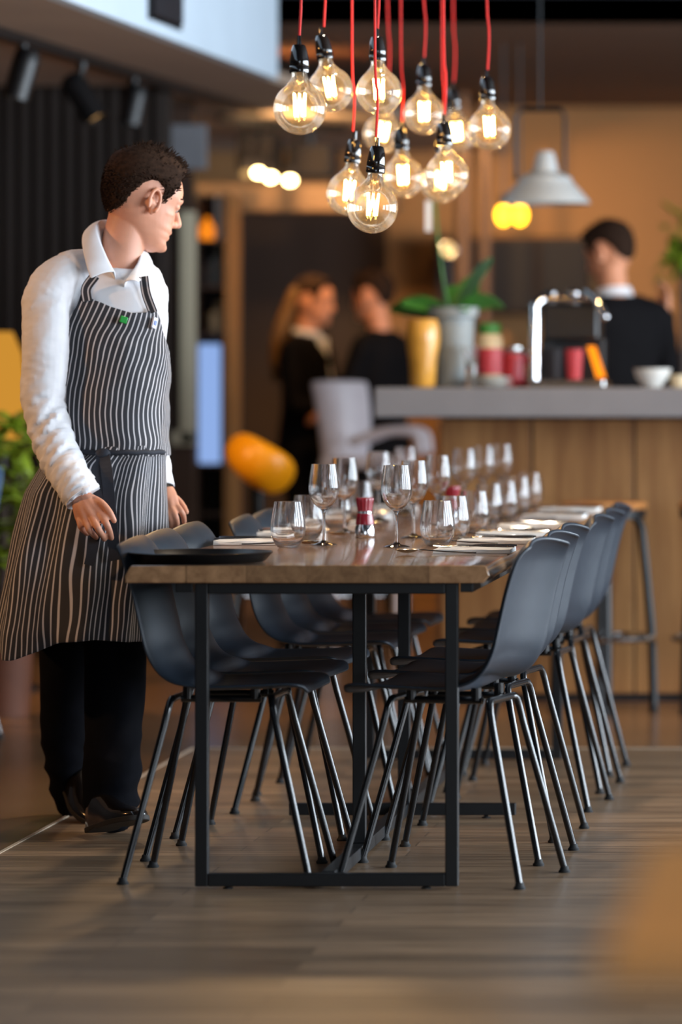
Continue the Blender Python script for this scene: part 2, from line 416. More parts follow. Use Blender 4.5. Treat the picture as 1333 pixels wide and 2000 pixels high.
# top rails lengthways, widening gusset at the front corners
mb = MB(); mb.box(FX0 - .045, FX0 - .005, 10.0, 14.6, TZ - TT - .022, TZ - TT); mb.box(FX1 + .005, FX1 + .035, 10.0, 14.6, TZ - TT - .022, TZ - TT)
mb.build('rail', M['black_steel'], tab, smooth=False, bevel=.002)
xc = -1.258
MB().box(xc - .016, xc + .016, 10.03, 13.37, .008, .038).build('floor_rail', M['black_steel'], tab, smooth=False, bevel=.002)
for y, w in ((10.65, .016), (11.67, .016)):
    MB().box(xc - w, xc + w, y - .016, y + .016, .038, TZ - TT).build('post', M['black_steel'], tab, smooth=False, bevel=.002)
mb = MB().box(FX0, FX1, 11.62, 11.65, .008, .04)
f = mb.build('cross_bar', M['black_steel'], tab, smooth=False, bevel=.002)
for x in (FX0 + .08, FX1 - .08):
    MB().lathe([(0, 0), (.012, 0), (.012, .003), (.006, .004), (.006, .01)], (x, 11.635, 0), 12).build('foot', M['rubber'], f)

# ------------------------------------------------------------------ chairs
def interp(prof, n):
    """resample a polyline smoothly (Catmull-Rom) to n points"""
    pts = [Vector(p) for p in prof]; out = []
    pp = [pts[0]*2 - pts[1]] + pts + [pts[-1]*2 - pts[-2]]
    for i in range(n):
        t = i*(len(pts) - 1)/(n - 1); k = min(int(t), len(pts) - 2); u = t - k
        a, b, c, d = pp[k:k+4]
        out.append(.5*((2*b) + (c - a)*u + (2*a - 5*b + 4*c - d)*u*u + (3*b - a - 3*c + d)*u**3))
    return out
def make_shell_chair(label, group):
    root = thing('shell_chair', label, 'chair', group=group)
    edge = [(.198, .448, 0), (.188, .464, 0), (.16, .470, 0), (.08, .467, 0), (0, .464, 0), (-.06, .464, 0), (-.112, .472, 0), (-.150, .497, 0),
            (-.178, .545, 0), (-.194, .610, 0), (-.210, .680, 0), (-.228, .740, 0), (-.242, .772, 0), (-.256, .790, 0)]
    nu, nv = 60, 17; e = interp(edge, nu); g = []
    for i, p in enumerate(e):
        u = i/(nu - 1)
        hw = .205 if u < .5 else .205 + .0*(u - .5)
        if u < .18: hw = .205*(1 - .22*((.18 - u)/.18)**2.2)
        if u > .5: hw = .205 - .02*(u - .5)
        rc = .048; dtop = .790 - p.y
        if u > .5 and dtop < rc: hw -= rc*(1 - math.sqrt(max(0, 1 - min(1, (rc - dtop)/rc)**2)))*.92
        tn = (e[min(i+1, nu-1)] - e[max(i-1, 0)]).normalized(); nr = Vector((-tn.y, tn.x, 0))   # inward/up normal in (x,z)
        if nr.y < 0 and u < .4: nr = -nr
        depth = .013 + .026*max(0, min(1, (u - .38)/.2)) - .012*max(0, (u - .85)/.15)
        row = []
        for j in range(nv):
            v = -1 + 2*j/(nv - 1); d = depth*(1 - abs(v)**2.2)
            lift = 0
            x, z = p.x - nr.x*d*(-1 if False else 1), p.y - nr.y*d
            if u < .12: z += .010*(1 - v*v)*(1 - u/.12)*0
            row.append(Vector((x, v*hw, z)))
        # arched top edge
        g.append(row)
    mb = MB(); mb.loft(g, closed=False, caps=False)
    mb.build('seat_shell', M['chair_shell'], root, solid=.009, sub=1)
    # steel under-frame
    zt = .428
    fr = MB(); r = .0085
    for s in (-1, 1):
        fr.tube([(.075, s*.085, zt), (-.115, s*.085, zt)], r, 10)
    fr.tube([(.10, -.10, zt + .004), (.10, .10, zt + .004)], r, 10); fr.tube([(-.135, -.09, zt), (-.135, .09, zt)], r, 10)
    for s in (-1, 1):
        for x in (.06, -.10): fr.tube([(x, s*.085, zt), (x, s*.085, .458)], .012, 10)
    fr.build('under_frame', M['black_tube'], root)
    for x0, x1 in ((.10, .205), (-.135, -.235)):
        for s in (-1, 1):
            yt, yb = (.115, .185) if x0 > 0 else (.105, .177)
            zz = zt + (.004 if x0 > 0 else 0)
            pts = [(x0, s*(yt - .03), zz), (x0 + (x1-x0)*.02, s*(yt - .012), zz - .001), (x0 + (x1-x0)*.04, s*yt, zz - .009), (x0 + (x1-x0)*.08, s*(yt + .007), zz - .028),
                   (x0 + (x1-x0)*.16, s*(yt + (yb-yt)*.16), zz - .065), (x1, s*yb, .008)]
            lg = MB().tube(pts, r, 12).build('leg', M['black_tube'], root)
            MB().lathe([(0, 0), (.014, 0), (.0145, .004), (.011, .008), (.0095, .016), (0, .016)], (x1, s*yb, 0), 14).build('glide', M['rubber'], lg)
    return root
right = [(-1.0, 10.222, 167), (-1.005, 10.70, 170), (-1.011, 11.22, 171), (-.985, 11.99, 174), (-.985, 12.515, 174), (-.995, 13.065, 175)]
left = [(-1.505, 10.263, -2), (-1.525, 10.74, -5), (-1.535, 11.26, -6), (-1.49, 11.92, -1), (-1.50, 12.45, -3), (-1.50, 13.0, -2)]
ordn = ['first', 'second', 'third', 'fourth', 'fifth', 'sixth']
chair0 = None
for side, lst, txt in (('w', right, 'on the bar stool side'), ('m', left, 'on the waiter side')):
    for k, (x, y, a) in enumerate(lst):
        lab = 'charcoal shell chair, %s from the near table end %s' % (ordn[k], txt)
        if chair0 is None:
            chair0 = make_shell_chair(lab, 'shell chairs around the table'); chair0.location = (x, y, 0); chair0.rotation_euler = (0, 0, R(a))
        else:
            copy_tree(chair0, (x, y, 0), R(a), lab)

# ------------------------------------------------------------------ glasses
def make_wine_glass(label):
    g = thing('wine_glass', label, 'wine glass', group='wine glasses on the table')
    out = [(0, 0), (.034, 0), (.0355, .0012), (.030, .0030), (.012, .0065), (.0055, .012), (.0042, .025), (.0038, .060), (.0040, .080), (.0065, .090),
           (.016, .098), (.026, .107), (.034, .120), (.0390, .136), (.0400, .150), (.0385, .170), (.0355, .190), (.0325, .2100)]
    inn = [(.0313, .2102), (.0342, .190), (.0371, .170), (.0386, .150), (.0376, .136), (.0325, .121), (.0245, .1095), (.0145, .1005), (.005, .0965), (0, .0955)]
    mb = MB().lathe(out + inn, n=40); mb.build('bowl', M['glass'], g); return g
def make_tumbler(label):
    g = thing('water_tumbler', label, 'tumbler', group='stemless tumblers on the table')
    out = [(0, 0.002), (.022, 0), (.026, .001), (.034, .010), (.0415, .026), (.0450, .046), (.0440, .066), (.0400, .092), (.0355, .1180)]
    inn = [(.0343, .1182), (.0387, .092), (.0427, .066), (.0437, .046), (.0400, .0275), (.0325, .014), (.022, .0095), (0, .0085)]
    MB().lathe(out + inn, n=40).build('body', M['glass'], g); return g
wines = [(633, 11.24, 'wine glass frontmost on the waiter side, behind the tumbler next to the black tray'),
 (673, 12.15, 'wine glass just behind the frontmost one on the waiter side'),
 (740, 13.2, 'wine glass behind the red pepper mill on the waiter side'),
 (792, 14.15, 'wine glass farther down the table on the waiter side, last of its row'),
 (775, 11.1, 'wine glass in front of all others on the stool side, spoon at its foot'),
 (808, 11.75, 'wine glass half hidden behind the one with the spoon at its foot'),
 (855, 12.6, 'wine glass third in the row on the stool side'),
 (907, 13.8, 'wine glass fourth in the row on the stool side'),
 (945, 14.45, 'wine glass fifth in the row on the stool side, before the oak bar'),
 (980, 14.76, 'wine glass at the far table end, last before the oak bar')]
proto = None
for px, Y, lab in wines:
    loc = ((px - CX)*Y/FPX, Y, TZ)
    if proto is None: proto = make_wine_glass(lab); proto.location = loc
    else: copy_tree(proto, loc, random.random(), lab)
tumblers = [(563, 11.05, 'stemless tumbler beside the black tray on the waiter side'),
 (601, 11.65, 'stemless tumbler behind the tumbler that stands by the black tray'),
 (658, 12.5, 'stemless tumbler third in the row on the waiter side'),
 (703, 13.3, 'stemless tumbler fourth in the row on the waiter side'),
 (855, 11.14, 'large looking stemless tumbler frontmost on the stool side'),
 (886, 11.6, 'stemless tumbler tucked behind the frontmost one on the stool side'),
 (926, 12.14, 'stemless tumbler third in the row on the stool side'),
 (955, 12.95, 'stemless tumbler fourth in the row on the stool side'),
 (984, 13.25, 'stemless tumbler fifth in the row on the stool side'),
 (1011, 13.9, 'stemless tumbler sixth in the row on the stool side'),
 (1035, 14.5, 'stemless tumbler last in the row on the stool side')]
proto = None
for px, Y, lab in tumblers:
    loc = ((px - CX)*Y/FPX, Y, TZ)
    if proto is None: proto = make_tumbler(lab); proto.location = loc
    else: copy_tree(proto, loc, random.random(), lab)

# ------------------------------------------------------------------ pepper mills
def make_mill(label):
    g = thing('pepper_mill', label, 'pepper mill', group='pepper mills on the table')
    MB().lathe([(0, 0), (.026, 0), (.0275, .003), (.0280, .012), (.0265, .026), (.0235, .036), (0, .036)], n=32).build('grinder_jar', M['chrome'], g)
    MB().lathe([(0, .036), (.0250, .036), (.0250, .042), (.0205, .066), (0, .066)], n=32).build('collar', M['red_plastic'], g)
    MB().lathe([(0, .066), (.0185, .066), (.0185, .072), (0, .072)], n=32).build('ring', M['chrome'], g)
    mb = MB(); rings = []
    for z, r in ((.072, .0195), (.078, .0198), (.100, .0232), (.107, .0238), (.109, .0225)):
        rings.append([Vector(((r + .0007*math.cos(14*a))*math.cos(a), (r + .0007*math.cos(14*a))*math.sin(a), z)) for a in [2*math.pi*j/84 for j in range(84)]])
    mb.loft(rings); mb.build('knob', M['red_plastic'], g); return g
a = make_mill('red topped pepper mill with chrome jar standing between the front wine glasses')
a.location = ((713 - CX)*11.76/FPX, 11.76, TZ)
copy_tree(a, ((884 - CX)*13.05/FPX, 13.05, TZ), .5, 'red pepper mill half hidden behind the tumblers on the stool side')

# ------------------------------------------------------------------ tray
tray = thing('serving_tray', 'round black serving tray overhanging the near corner of the table', 'tray', (-1.575, 10.16, TZ + .001))
tx, ty, tz = tray.location
MB().lathe([(0, 0), (.145, 0), (.152, .003), (.168, .021), (.170, .023), (.168, .0245), (.150, .0085), (.144, .005), (0, .005)], (tx, ty, tz), 64).build('tray_dish', M['black_plastic'], tray)

# ------------------------------------------------------------------ place settings
def cutlery(kind, label):
    o = thing('table_' + kind, label, kind)
    mb = MB()
    def strip(prof):   # (x, halfwidth, z, thickness)
        rings = []
        for x, w, z, th in prof:
            rings.append([Vector((x, -w, z)), Vector((x, -w*.6, z + th)), Vector((x, w*.6, z + th)), Vector((x, w, z)), Vector((x, w*.6, z - th*.2)), Vector((x, -w*.6, z - th*.2))])
        mb.loft(rings)
    if kind == 'knife':
        strip([(-.105, .006, .003, .004), (-.09, .0085, .003, .005), (-.02, .006, .003, .005), (.0, .005, .003, .004), (.01, .009, .003, .0016), (.08, .0095, .003, .0014), (.105, .003, .003, .001)])
        mb.build('blade', M['steel'], o)
    elif kind == 'fork':
        strip([(-.10, .007, .003, .003), (-.085, .008, .003, .003), (-.03, .004, .004, .0028), (.03, .0035, .007, .0026), (.05, .011, .006, .002), (.06, .0125, .004, .002)])
        for k in range(4):
            yy = -.0105 + .007*k; mb.tube([(.058, yy, .004), (.08, yy, .0035), (.10, yy*.95, .007)], [.0018, .0017, .001], 6)
        mb.build('tines', M['steel'], o)
    else:
        strip([(-.10, .007, .003, .003), (-.085, .008, .003, .003), (-.03, .004, .005, .0028), (.03, .0035, .010, .0026), (.045, .005, .010, .0026)])
        mb.build('handle', M['steel'], o)
        b2 = MB(); g = []
        for i in range(9):
            u = i/8; x = .04 + .062*u; w = .0205*math.sin(math.pi*min(1, (u*.93 + .05)))**.6
            g.append([Vector((x, w*v, .0125 - .009*(1 - v*v)*math.sin(math.pi*u)**.7)) for v in [-1 + j/4 for j in range(9)]])
        b2.loft(g, closed=False, caps=False); b2.build('bowl', M['steel'], o, solid=.0012, sub=1)
    return o
def make_napkin(label):
    o = thing('paper_napkin', label, 'napkin', group='folded napkins at the place settings')
    mb = MB()
    for k in range(3):
        z = .0012 + .0034*k; e = .004*k
        rings = []
        for i in range(9):
            x = -.095 + .19*i/8; dz = .0012*math.sin(i*1.7 + k)
            rings.append([Vector((x, -.095 + e, z - .0011)), Vector((x, .095 - e*.5, z - .0011)), Vector((x, .095 - e*.5, z + .0020 + dz*.5)), Vector((x, -.095 + e, z + .0020 + dz))])
        mb.loft(rings)
    mb.build('sheet', M['white_paper'], o, bevel=.0004, segs=1); return o
nap = kn = fk = sp = None
settings = [(-.982, y, R(180), 'stool side', k) for k, y in enumerate((10.74, 11.36, 11.9, 12.57, 13.45, 14.15))] + \
           [(-1.61, y, 0, 'waiter side', k) for k, y in enumerate((11.3, 11.95, 12.8, 13.6, 14.4))]
for x, y, a, sd, k in settings:
    where = '%s place setting on the %s' % (ordn[k], sd)
    l1 = 'white folded napkin of the ' + where; l2 = 'steel knife lying on the napkin of the ' + where
    l3 = 'steel fork lying on the napkin of the ' + where; l4 = 'steel dessert spoon reaching past the napkin of the ' + where
    s = math.cos(a)
    lz = TZ + .0005
    def put(o, lab, loc, rz):
        o.location = loc; o.rotation_euler = (0, 0, rz); o['label'] = lab
    if nap is None:
        nap = make_napkin(l1); put(nap, l1, (x, y, lz), a)
        kn = cutlery('knife', l2); kn['group'] = 'table knives'; put(kn, l2, (x + s*.005, y + .05, lz + .0105), a + .03)
        fk = cutlery('fork', l3); fk['group'] = 'table forks'; put(fk, l3, (x, y - .03, lz + .0105), a - .02)
        sp = cutlery('spoon', l4); sp['group'] = 'dessert spoons'; put(sp, l4, (x + s*.085, y - .125, lz), a)
    else:
        copy_tree(nap, (x, y, lz), a + random.uniform(-.04, .04), l1)
        copy_tree(kn, (x + s*.005, y + .05, lz + .0105), a + random.uniform(-.05, .05), l2)
        copy_tree(fk, (x, y - .03, lz + .0105), a + random.uniform(-.05, .05), l3)
        copy_tree(sp, (x + s*.085, y - .125, lz), a + random.uniform(-.03, .03), l4)

# ------------------------------------------------------------------ pendant bulbs
def make_pendant(cx, cyp, r_px, sx, label, scale=.125):
    Y = FPX*scale/(2*r_px); k = Y/FPX; rr = scale/2
    c = P(cx, cyp, Y)
    neck_top = c.z + rr*1.42
    capx = P(sx, 0, Y).x; top = Vector((capx, Y, neck_top + .068))
    ax = (Vector((capx, Y, neck_top + .02)) - c).normalized()
    root = thing('pendant_lamp', label, 'pendant lamp', (top.x, top.y, ZC), group='bare bulb pendants on red cords')
    # cord
    pts = [Vector((top.x, Y, top.z + .015)), Vector((top.x + .004, Y, top.z + .12)), Vector((top.x - .003, Y, top.z + .30)), Vector((top.x + .002, Y, ZC - .02))]
    pts = [Vector(p) for p in interp(pts, 14)]
    MB().tube(pts, .0032, 8).build('cord', M['red_cord'], root)
    MB().lathe([(0, 0), (.03, 0), (.03, -.012), (.006, -.025), (0, -.025)], (top.x, Y, ZC), 20).build('ceiling_cap', M['porcelain_black'], root)
    # socket
    s0 = c + ax*(rr*1.36)
    prof = [(0, 0), (.0225, 0), (.0232, .003), (.0232, .014), (.0222, .0155), (.0230, .017), (.0225, .030), (.0195, .050), (.0155, .0635), (.0120, .0665), (.0060, .0670), (.0052, .074), (.0045, .088), (0, .088)]
    MB().lathe(prof, s0, 32, ax).build('socket', M['porcelain_black'], root)
    # glass globe with neck
    gp = [(0, -rr)]
    for i in range(1, 15):
        t = math.pi*i/17.2; gp.append((rr*math.sin(t), -rr*math.cos(t)))
    gp += [(.026, rr*1.0), (.0205, rr*1.12), (.0185, rr*1.25), (.0180, rr*1.40)]
    gl = MB().lathe(gp, c, 40, ax).build('globe', M['bulb_glass'], root)
    st = MB().lathe([(0, rr*.32), (.003, rr*.34), (.0028, rr*.7), (.005, rr*.95), (.010, rr*1.2), (.012, rr*1.36)], c, 16, ax); st.build('glass_stem', M['bulb_glass'], gl)
    fil = MB(); rot = Vector((0, 0, 1)).rotation_difference(ax).to_matrix(); nf = 6
    pts = []
    for i in range(nf*2 + 1):
        a = math.pi*i/nf; rad = .0145 if i % 2 else .0115
        pts.append(c + rot @ Vector((rad*math.cos(a), rad*math.sin(a), (rr*.55 if i % 2 else -rr*.28))))
    fil.tube(pts, .0024, 6); fil.build('filament', M['filament'], gl)
    return root
bulbs = [(586, 212, 51.5, 585, 'bare globe bulb on red cord frontmost and highest over the near table end'),
 (646, 175, 44.6, 633, 'tilted bare globe bulb peeping out behind the frontmost high one'),
 (741, 180, 45, 738, 'bare globe bulb high in the middle with a red cord crossing in front'),
 (748, 262, 38, 759, 'half hidden bare globe bulb under the high middle one'),
 (788, 347, 40, 785, 'bare globe bulb hanging low between the front pair and the bright pair'),
 (829, 223, 40, 829, 'bare globe bulb in the middle of the upper row over the table'),
 (874, 342, 43, 869, 'bare globe bulb low toward the bar, in front of another bulb'),
 (861, 358, 39.5, 866, 'bare globe bulb hidden behind the low one toward the bar'),
 (893, 262, 37, 887, 'bare globe bulb half behind the one nearest the grey pendant lamp'),
 (957, 252, 42, 953, 'bare globe bulb closest to the grey metal pendant lamp'),
 (682, 378, 44, 690, 'bare globe bulb low, half behind the lowest front bulb'),
 (728, 406, 50, 735, 'lowest bare globe bulb of the cluster, hanging in front')]
for b in bulbs: make_pendant(*b)
# ------------------------------------------------------------------ the bar
BY = 15.45
cz1 = P(0, 757, BY).z; cz0 = P(0, 815, BY).z
x_left = P(732, 0, BY).x
o = MB().box(x_left, 1.2, BY, 16.25, cz0, cz1).build('bar_worktop', M['counter'], smooth=False, bevel=.006)
tag(o, 'long grey slab worktop on the oak bar, far overhanging its end', 'worktop')
bar = thing('bar_counter', 'oak boarded bar counter under the grey worktop', 'bar counter', (-.4, 15.95, 0))
FYB = 15.87; xb = P(862, 0, FYB).x
cab = MB().box(xb + .012, 1.2, FYB + .02, 16.2, 0, cz0 - .002); cab.build('carcass', M['dark_panel'], bar, smooth=False)
rnd = random.Random(5); x = xb
edges = [862, 1040, 1240, 1420, 1600, 1790]
for a, b_ in zip(edges, edges[1:]):
    xa, xe = P(a, 0, FYB).x + .004, P(b_, 0, FYB).x - .004
    MB().box(xa, min(xe, 1.2), FYB, FYB + .022, .03, cz0 - .012).build('front_board', M['oak'], bar, smooth=False, bevel=.002)
MB().box(xb, xb + .014, FYB + .022, 16.2, .03, cz0 - .012).build('end_board', M['oak'], bar, smooth=False)
MB().box(xb + .02, 1.2, FYB + .005, FYB + .02, 0, .03).build('plinth', M['black_steel'], bar, smooth=False)

# bar stools
M['stool_wood'] = wood('stool_wood', (150, 96, 50), (196, 134, 76), .35, (2, 12, 2), 4, None, .3)
def make_stool(label):
    s = thing('bar_stool', label, 'bar stool', group='bar stools along the bar')
    MB().lathe([(0, .722), (.150, .722), (.156, .728), (.158, .738), (.150, .747), (0, .749)], n=40).build('seat', M['stool_wood'], s)
    MB().lathe([(.10, .690), (.150, .690), (.152, .721), (.10, .721)], n=40).build('seat_rim', M['black_steel'], s)
    for k in range(4):
        a = R(8 + 90*k); c, sn = math.cos(a), math.sin(a)
        pts = [(.06*c, .06*sn, .700), (.105*c, .105*sn, .695), (.132*c, .132*sn, .665), (.140*c, .140*sn, .60), (.158*c, .158*sn, .42), (.172*c, .172*sn, .25), (.178*c, .178*sn, .02)]
        lg = MB().tube(interp([Vector(p) for p in pts], 20), .0155, 10).build('leg', M['black_steel'], s)
        MB().lathe([(0, 0), (.017, 0), (.018, .02), (0, .02)], (.178*c, .178*sn, 0), 12).build('foot', M['rubber'], lg)
    ring = MB(); n = 48; rr = .176
    ring.loft([[Vector(((rr + .012*math.cos(q))*math.cos(t), (rr + .012*math.cos(q))*math.sin(t), .265 + .012*math.sin(q))) for q in [2*math.pi*j/8 for j in range(8)]] for t in [2*math.pi*i/n for i in range(n + 1)]], caps=False)
    ring.build('footrest', M['steel'], s); return s
st = make_stool('round wooden bar stool on black bent legs standing behind the far chairs'); st.location = (P(1180, 0, 15.35).x, 15.35, 0)
copy_tree(st, (P(1412, 0, 15.35).x, 15.35, 0), R(35), 'bar stool at the picture edge, only its footrest and leg showing by the bar')

# ------------------------------------------------------------------ things on the bar
M['pot_grey'] = pmat('pot_grey', (132, 138, 138), .5, var=.12, scale=8)
M['terracotta'] = pmat('terracotta', (96, 54, 34), .7, var=.1)
M['leaf'] = pmat('leaf', (58, 112, 44), .35, var=.3, scale=9)
M['leaf_lime'] = pmat('leaf_lime', (120, 140, 30), .45, var=.3, scale=9)
M['white_gloss'] = pmat('white_gloss', (224, 222, 216), .25, var=.03, scale=10, coat=.3)
M['amber_vase'] = pmat('amber_vase', (206, 150, 60), .3, var=.2, scale=16, coat=.3)
M['coral'] = pmat('coral', (190, 60, 70), .4, var=.1, scale=30)
M['cream'] = pmat('cream', (214, 196, 160), .5, var=.05, scale=30)
M['green'] = pmat('green', (70, 140, 60), .5, var=.1, scale=30)
M['orange_glow'] = emat('orange_glow', (255, 140, 24), 1.6)
def leaf_strip(mb, base, az, ln, wd, rise, droop, n=12, roll=0):
    g = []; d = Vector((math.cos(az), math.sin(az), 0)); w = Vector((-d.y, d.x, 0))*math.cos(roll) + Vector((0, 0, 1))*math.sin(roll)
    for i in range(n + 1):
        u = i/n; p = Vector(base) + d*ln*u*(1 - .1*u) + Vector((0, 0, rise*u - droop*u*u)); hw = wd*math.sin(math.pi*min(1, u*.92 + .06))**.7
        g.append([p + w*hw*v + Vector((0, 0, -.25*hw*(1 - abs(v)))) for v in (-1, -.5, 0, .5, 1)])
    mb.loft(g, closed=False, caps=False)
wt = cz1 + .001
def at(px, Y): return P(px, 0, Y).x
# orchid in a tall grey pot
ox, oy = at(885, 15.75), 15.75
orch = thing('potted_orchid', 'broad leaved orchid in a tall grey pot at the end of the bar', 'potted plant', (ox, oy, wt))
sc = 15.75/FPX
ht = P(0, 600, oy).z - wt
MB().lathe([(0, 0), (.066, 0), (.068, .004), (.080, ht*.86), (.093, ht*.88), (.094, ht), (.084, ht), (.080, ht*.92), (0, ht*.90)], (ox, oy, wt), 36).build('pot', M['pot_grey'], orch)
zb = wt + ht*.93
for az, ln, wd, rise, droop, rl in ((172, .26, .055, .07, .06, 45), (190, .21, .048, .10, .07, -40), (-4, .21, .048, .14, .12, -40), (12, .16, .060, .26, .06, 35), (80, .14, .055, .16, .06, 20), (300, .13, .036, .10, .10, 0), (40, .13, .056, .16, .03, 50)):
    mb = MB(); leaf_strip(mb, (ox, oy, zb), R(az), ln, wd, rise, droop, 12, R(rl)); mb.build('leaf', M['leaf'], orch, solid=.003, sub=1)
stem = [(ox - .01, oy, zb), (ox - .035, oy, zb + .12), (ox - .055, oy, zb + .28), (ox - .07, oy + .01, zb + .42)]
MB().tube(interp([Vector(p) for p in stem], 16), .0045, 8).build('stem', M['leaf'], orch)
MB().box(ox - .100, ox - .078, oy, oy + .004, P(0, 452, oy).z, P(0, 392, oy).z).build('plant_tag', M['white_paper'], orch, smooth=False)
MB().tube([(ox - .07, oy + .012, zb + .40), (ox - .089, oy + .002, P(0, 394, oy).z)], .002, 6).build('tag_string', M['leaf'], orch)
# amber vase beside it
v = thing('vase', 'amber patterned vase leaning close to the grey orchid pot', 'vase', (at(826, 15.6), 15.6, wt))
vp = [(0, 0), (.040, 0), (.046, .01), (.050, .09), (.062, .17), (.060, .215), (.052, .245), (.048, .244), (.055, .21), (0, .20)]
MB().lathe(vp, v.location, 30).build('vessel', M['amber_vase'], v)
# striped jar with green lid, stacked plates, red jars
def jar(px, Y, h, r, mats, label, cat='jar', grp=None):
    j = thing('storage_jar', label, cat, (at(px, Y), Y, wt), grp)
    z = 0; n = len(mats) - 1; names = ('body', 'band', 'label_band')
    MB().lathe([(0, 0), (r*.95, 0), (r, .006), (r, h*.78), (r*.8, h*.84), (0, h*.84)], j.location, 28).build('body', M[mats[0]], j)
    MB().lathe([(r*1.01, h*.2), (r*1.015, h*.21), (r*1.015, h*.6), (r*1.01, h*.61)], j.location, 28).build('paper_band', M[mats[1]], j, solid=.001)
    MB().lathe([(0, h*.84), (r*.86, h*.84), (r*.88, h*.86), (r*.88, h*.985), (r*.8, h), (0, h)], j.location, 28).build('lid', M[mats[2]], j)
    return j
jar(957, 15.95, .235, .047, ('cream', 'coral', 'green'), 'tall jar with coral band and green lid between orchid pot and coffee machine', grp='jars on the bar')
jar(1004, 16.0, .150, .040, ('coral', 'coral', 'steel'), 'short red jar with metal lid beside the tall green lidded jar', grp='jars on the bar')
jar(1030, 16.08, .135, .032, ('coral', 'cream', 'steel'), 'small red jar nearest the coffee machine leg', grp='jars on the bar')
MB_ = MB()
tag(MB().lathe([(0, 0), (.030, 0), (.031, .006), (.021, .03), (.023, .10), (.031, .15), (.029, .15), (.021, .1), (0, .04)], (at(921, 15.62), 15.62, wt), 26).build('water_glass', M['glass']), 'clear glass standing right beside the grey orchid pot', 'glass')
for k in range(4):
    o = MB().lathe([(0, 0), (.045, 0), (.050, .003), (.074, .0075), (.075, .009), (.050, .007), (0, .0065)], (at(962, 15.62), 15.62, wt + .0095*k), 34).build('saucer', M['white_gloss'])
    tag(o, ['bottom', 'second lowest', 'second highest', 'topmost'][k] + ' white saucer of the stack in front of the tall jar', 'saucer', 'stacked saucers on the bar')
# chromed coffee machine
cmx0, cmx1 = at(1037, 15.85), at(1182, 15.85); cm = thing('coffee_machine', 'chromed coffee machine with black body and orange lit panel on the bar', 'coffee machine', ((cmx0 + cmx1)/2, 15.95, wt))
hm = P(0, 580, 15.85).z - wt
mb = MB().box(cmx0 + .045, cmx1 - .02, 15.84, 16.1, wt + hm*.52, wt + hm*.93); mb.build('body', M['black_plastic'], cm, smooth=False, bevel=.012)
MB().box(cmx0 + .03, cmx1 - .01, 15.98, 16.12, wt + .004, wt + hm*.55).build('back_panel', M['black_steel'], cm, smooth=False, bevel=.006)
MB().box(cmx0, cmx1 + .005, 15.76, 16.12, wt, wt + .028).build('drip_tray', M['steel'], cm, smooth=False, bevel=.005)
for xx in (cmx0 + .018,):
    MB().tube([(xx, 15.80, wt + .028), (xx, 15.80, wt + hm*.9), (xx + .02, 15.82, wt + hm*.97), (xx + .06, 15.85, wt + hm)], .019, 14).build('chrome_column', M['chrome'], cm)
MB().tube([(cmx0 + .04, 15.82, wt + hm*.985), (cmx1 - .05, 15.82, wt + hm*.985)], .012, 12).build('cup_rail', M['chrome'], cm)
for px, zf in ((1074, 1.05), (1118, 1.02)):
    MB().lathe([(0, 0), (.026, 0), (.03, .01), (.026, .04), (.012, .052), (0, .054)], (at(px, 15.85), 15.87, wt + hm*.93), 20).build('knob', M['chrome'], cm)
MB().tube([(cmx1 - .06, 15.82, wt + hm*1.05), (cmx1 - .03, 15.8, wt + hm*.98), (cmx1 + .005, 15.78, wt + hm*.78)], .016, 12, rnd=True).build('steam_arm', M['chrome'], cm)
mb = MB(); pz = [P(1147, 676, 15.8), P(1163, 676, 15.8), P(1184, 738, 15.8), P(1166, 738, 15.8)]
mb.add([p for p in pz] + [p + Vector((0, .02, 0)) for p in pz], [(0,1,2,3),(7,6,5,4),(0,4,5,1),(1,5,6,2),(2,6,7,3),(3,7,4,0)]); mb.build('lit_panel', M['orange_glow'], cm, smooth=False)
for px, c_ in ((1084, 'suit' if 'suit' in M else 'navy_dark'), (1122, 'coral')):
    j = thing('cup', 'dark cup under the coffee machine spout' if px < 1100 else 'red cup under the coffee machine spout', 'cup', (at(px, 15.86), 15.86, wt + .029), 'cups under the coffee machine')
    MB().lathe([(0, 0), (.026, 0), (.030, .05), (.034, .11), (.031, .11), (.027, .05), (0, .01)], j.location, 24).build('vessel', M[c_], j)
bw = thing('bowl', 'white deep bowl on the bar in front of the barman', 'bowl', (at(1275, 15.7), 15.7, wt))
MB().lathe([(0, 0), (.035, 0), (.037, .008), (.060, .035), (.069, .068), (.066, .068), (.056, .036), (0, .012)], bw.location, 36).build('dish', M['white_gloss'], bw)
MB().lathe([(0, 0), (.028, 0), (.030, .03), (.034, .045), (.031, .045), (0, .01)], (at(1322, 15.7), 15.7, wt), 24)
tag(MB().lathe([(0, 0), (.024, 0), (.030, .03), (.033, .045), (.030, .045), (0, .01)], (at(1326, 15.7), 15.7, wt), 24).build('coffee_cup', M['cream']), 'small cream cup at the picture edge beside the white bowl', 'cup')
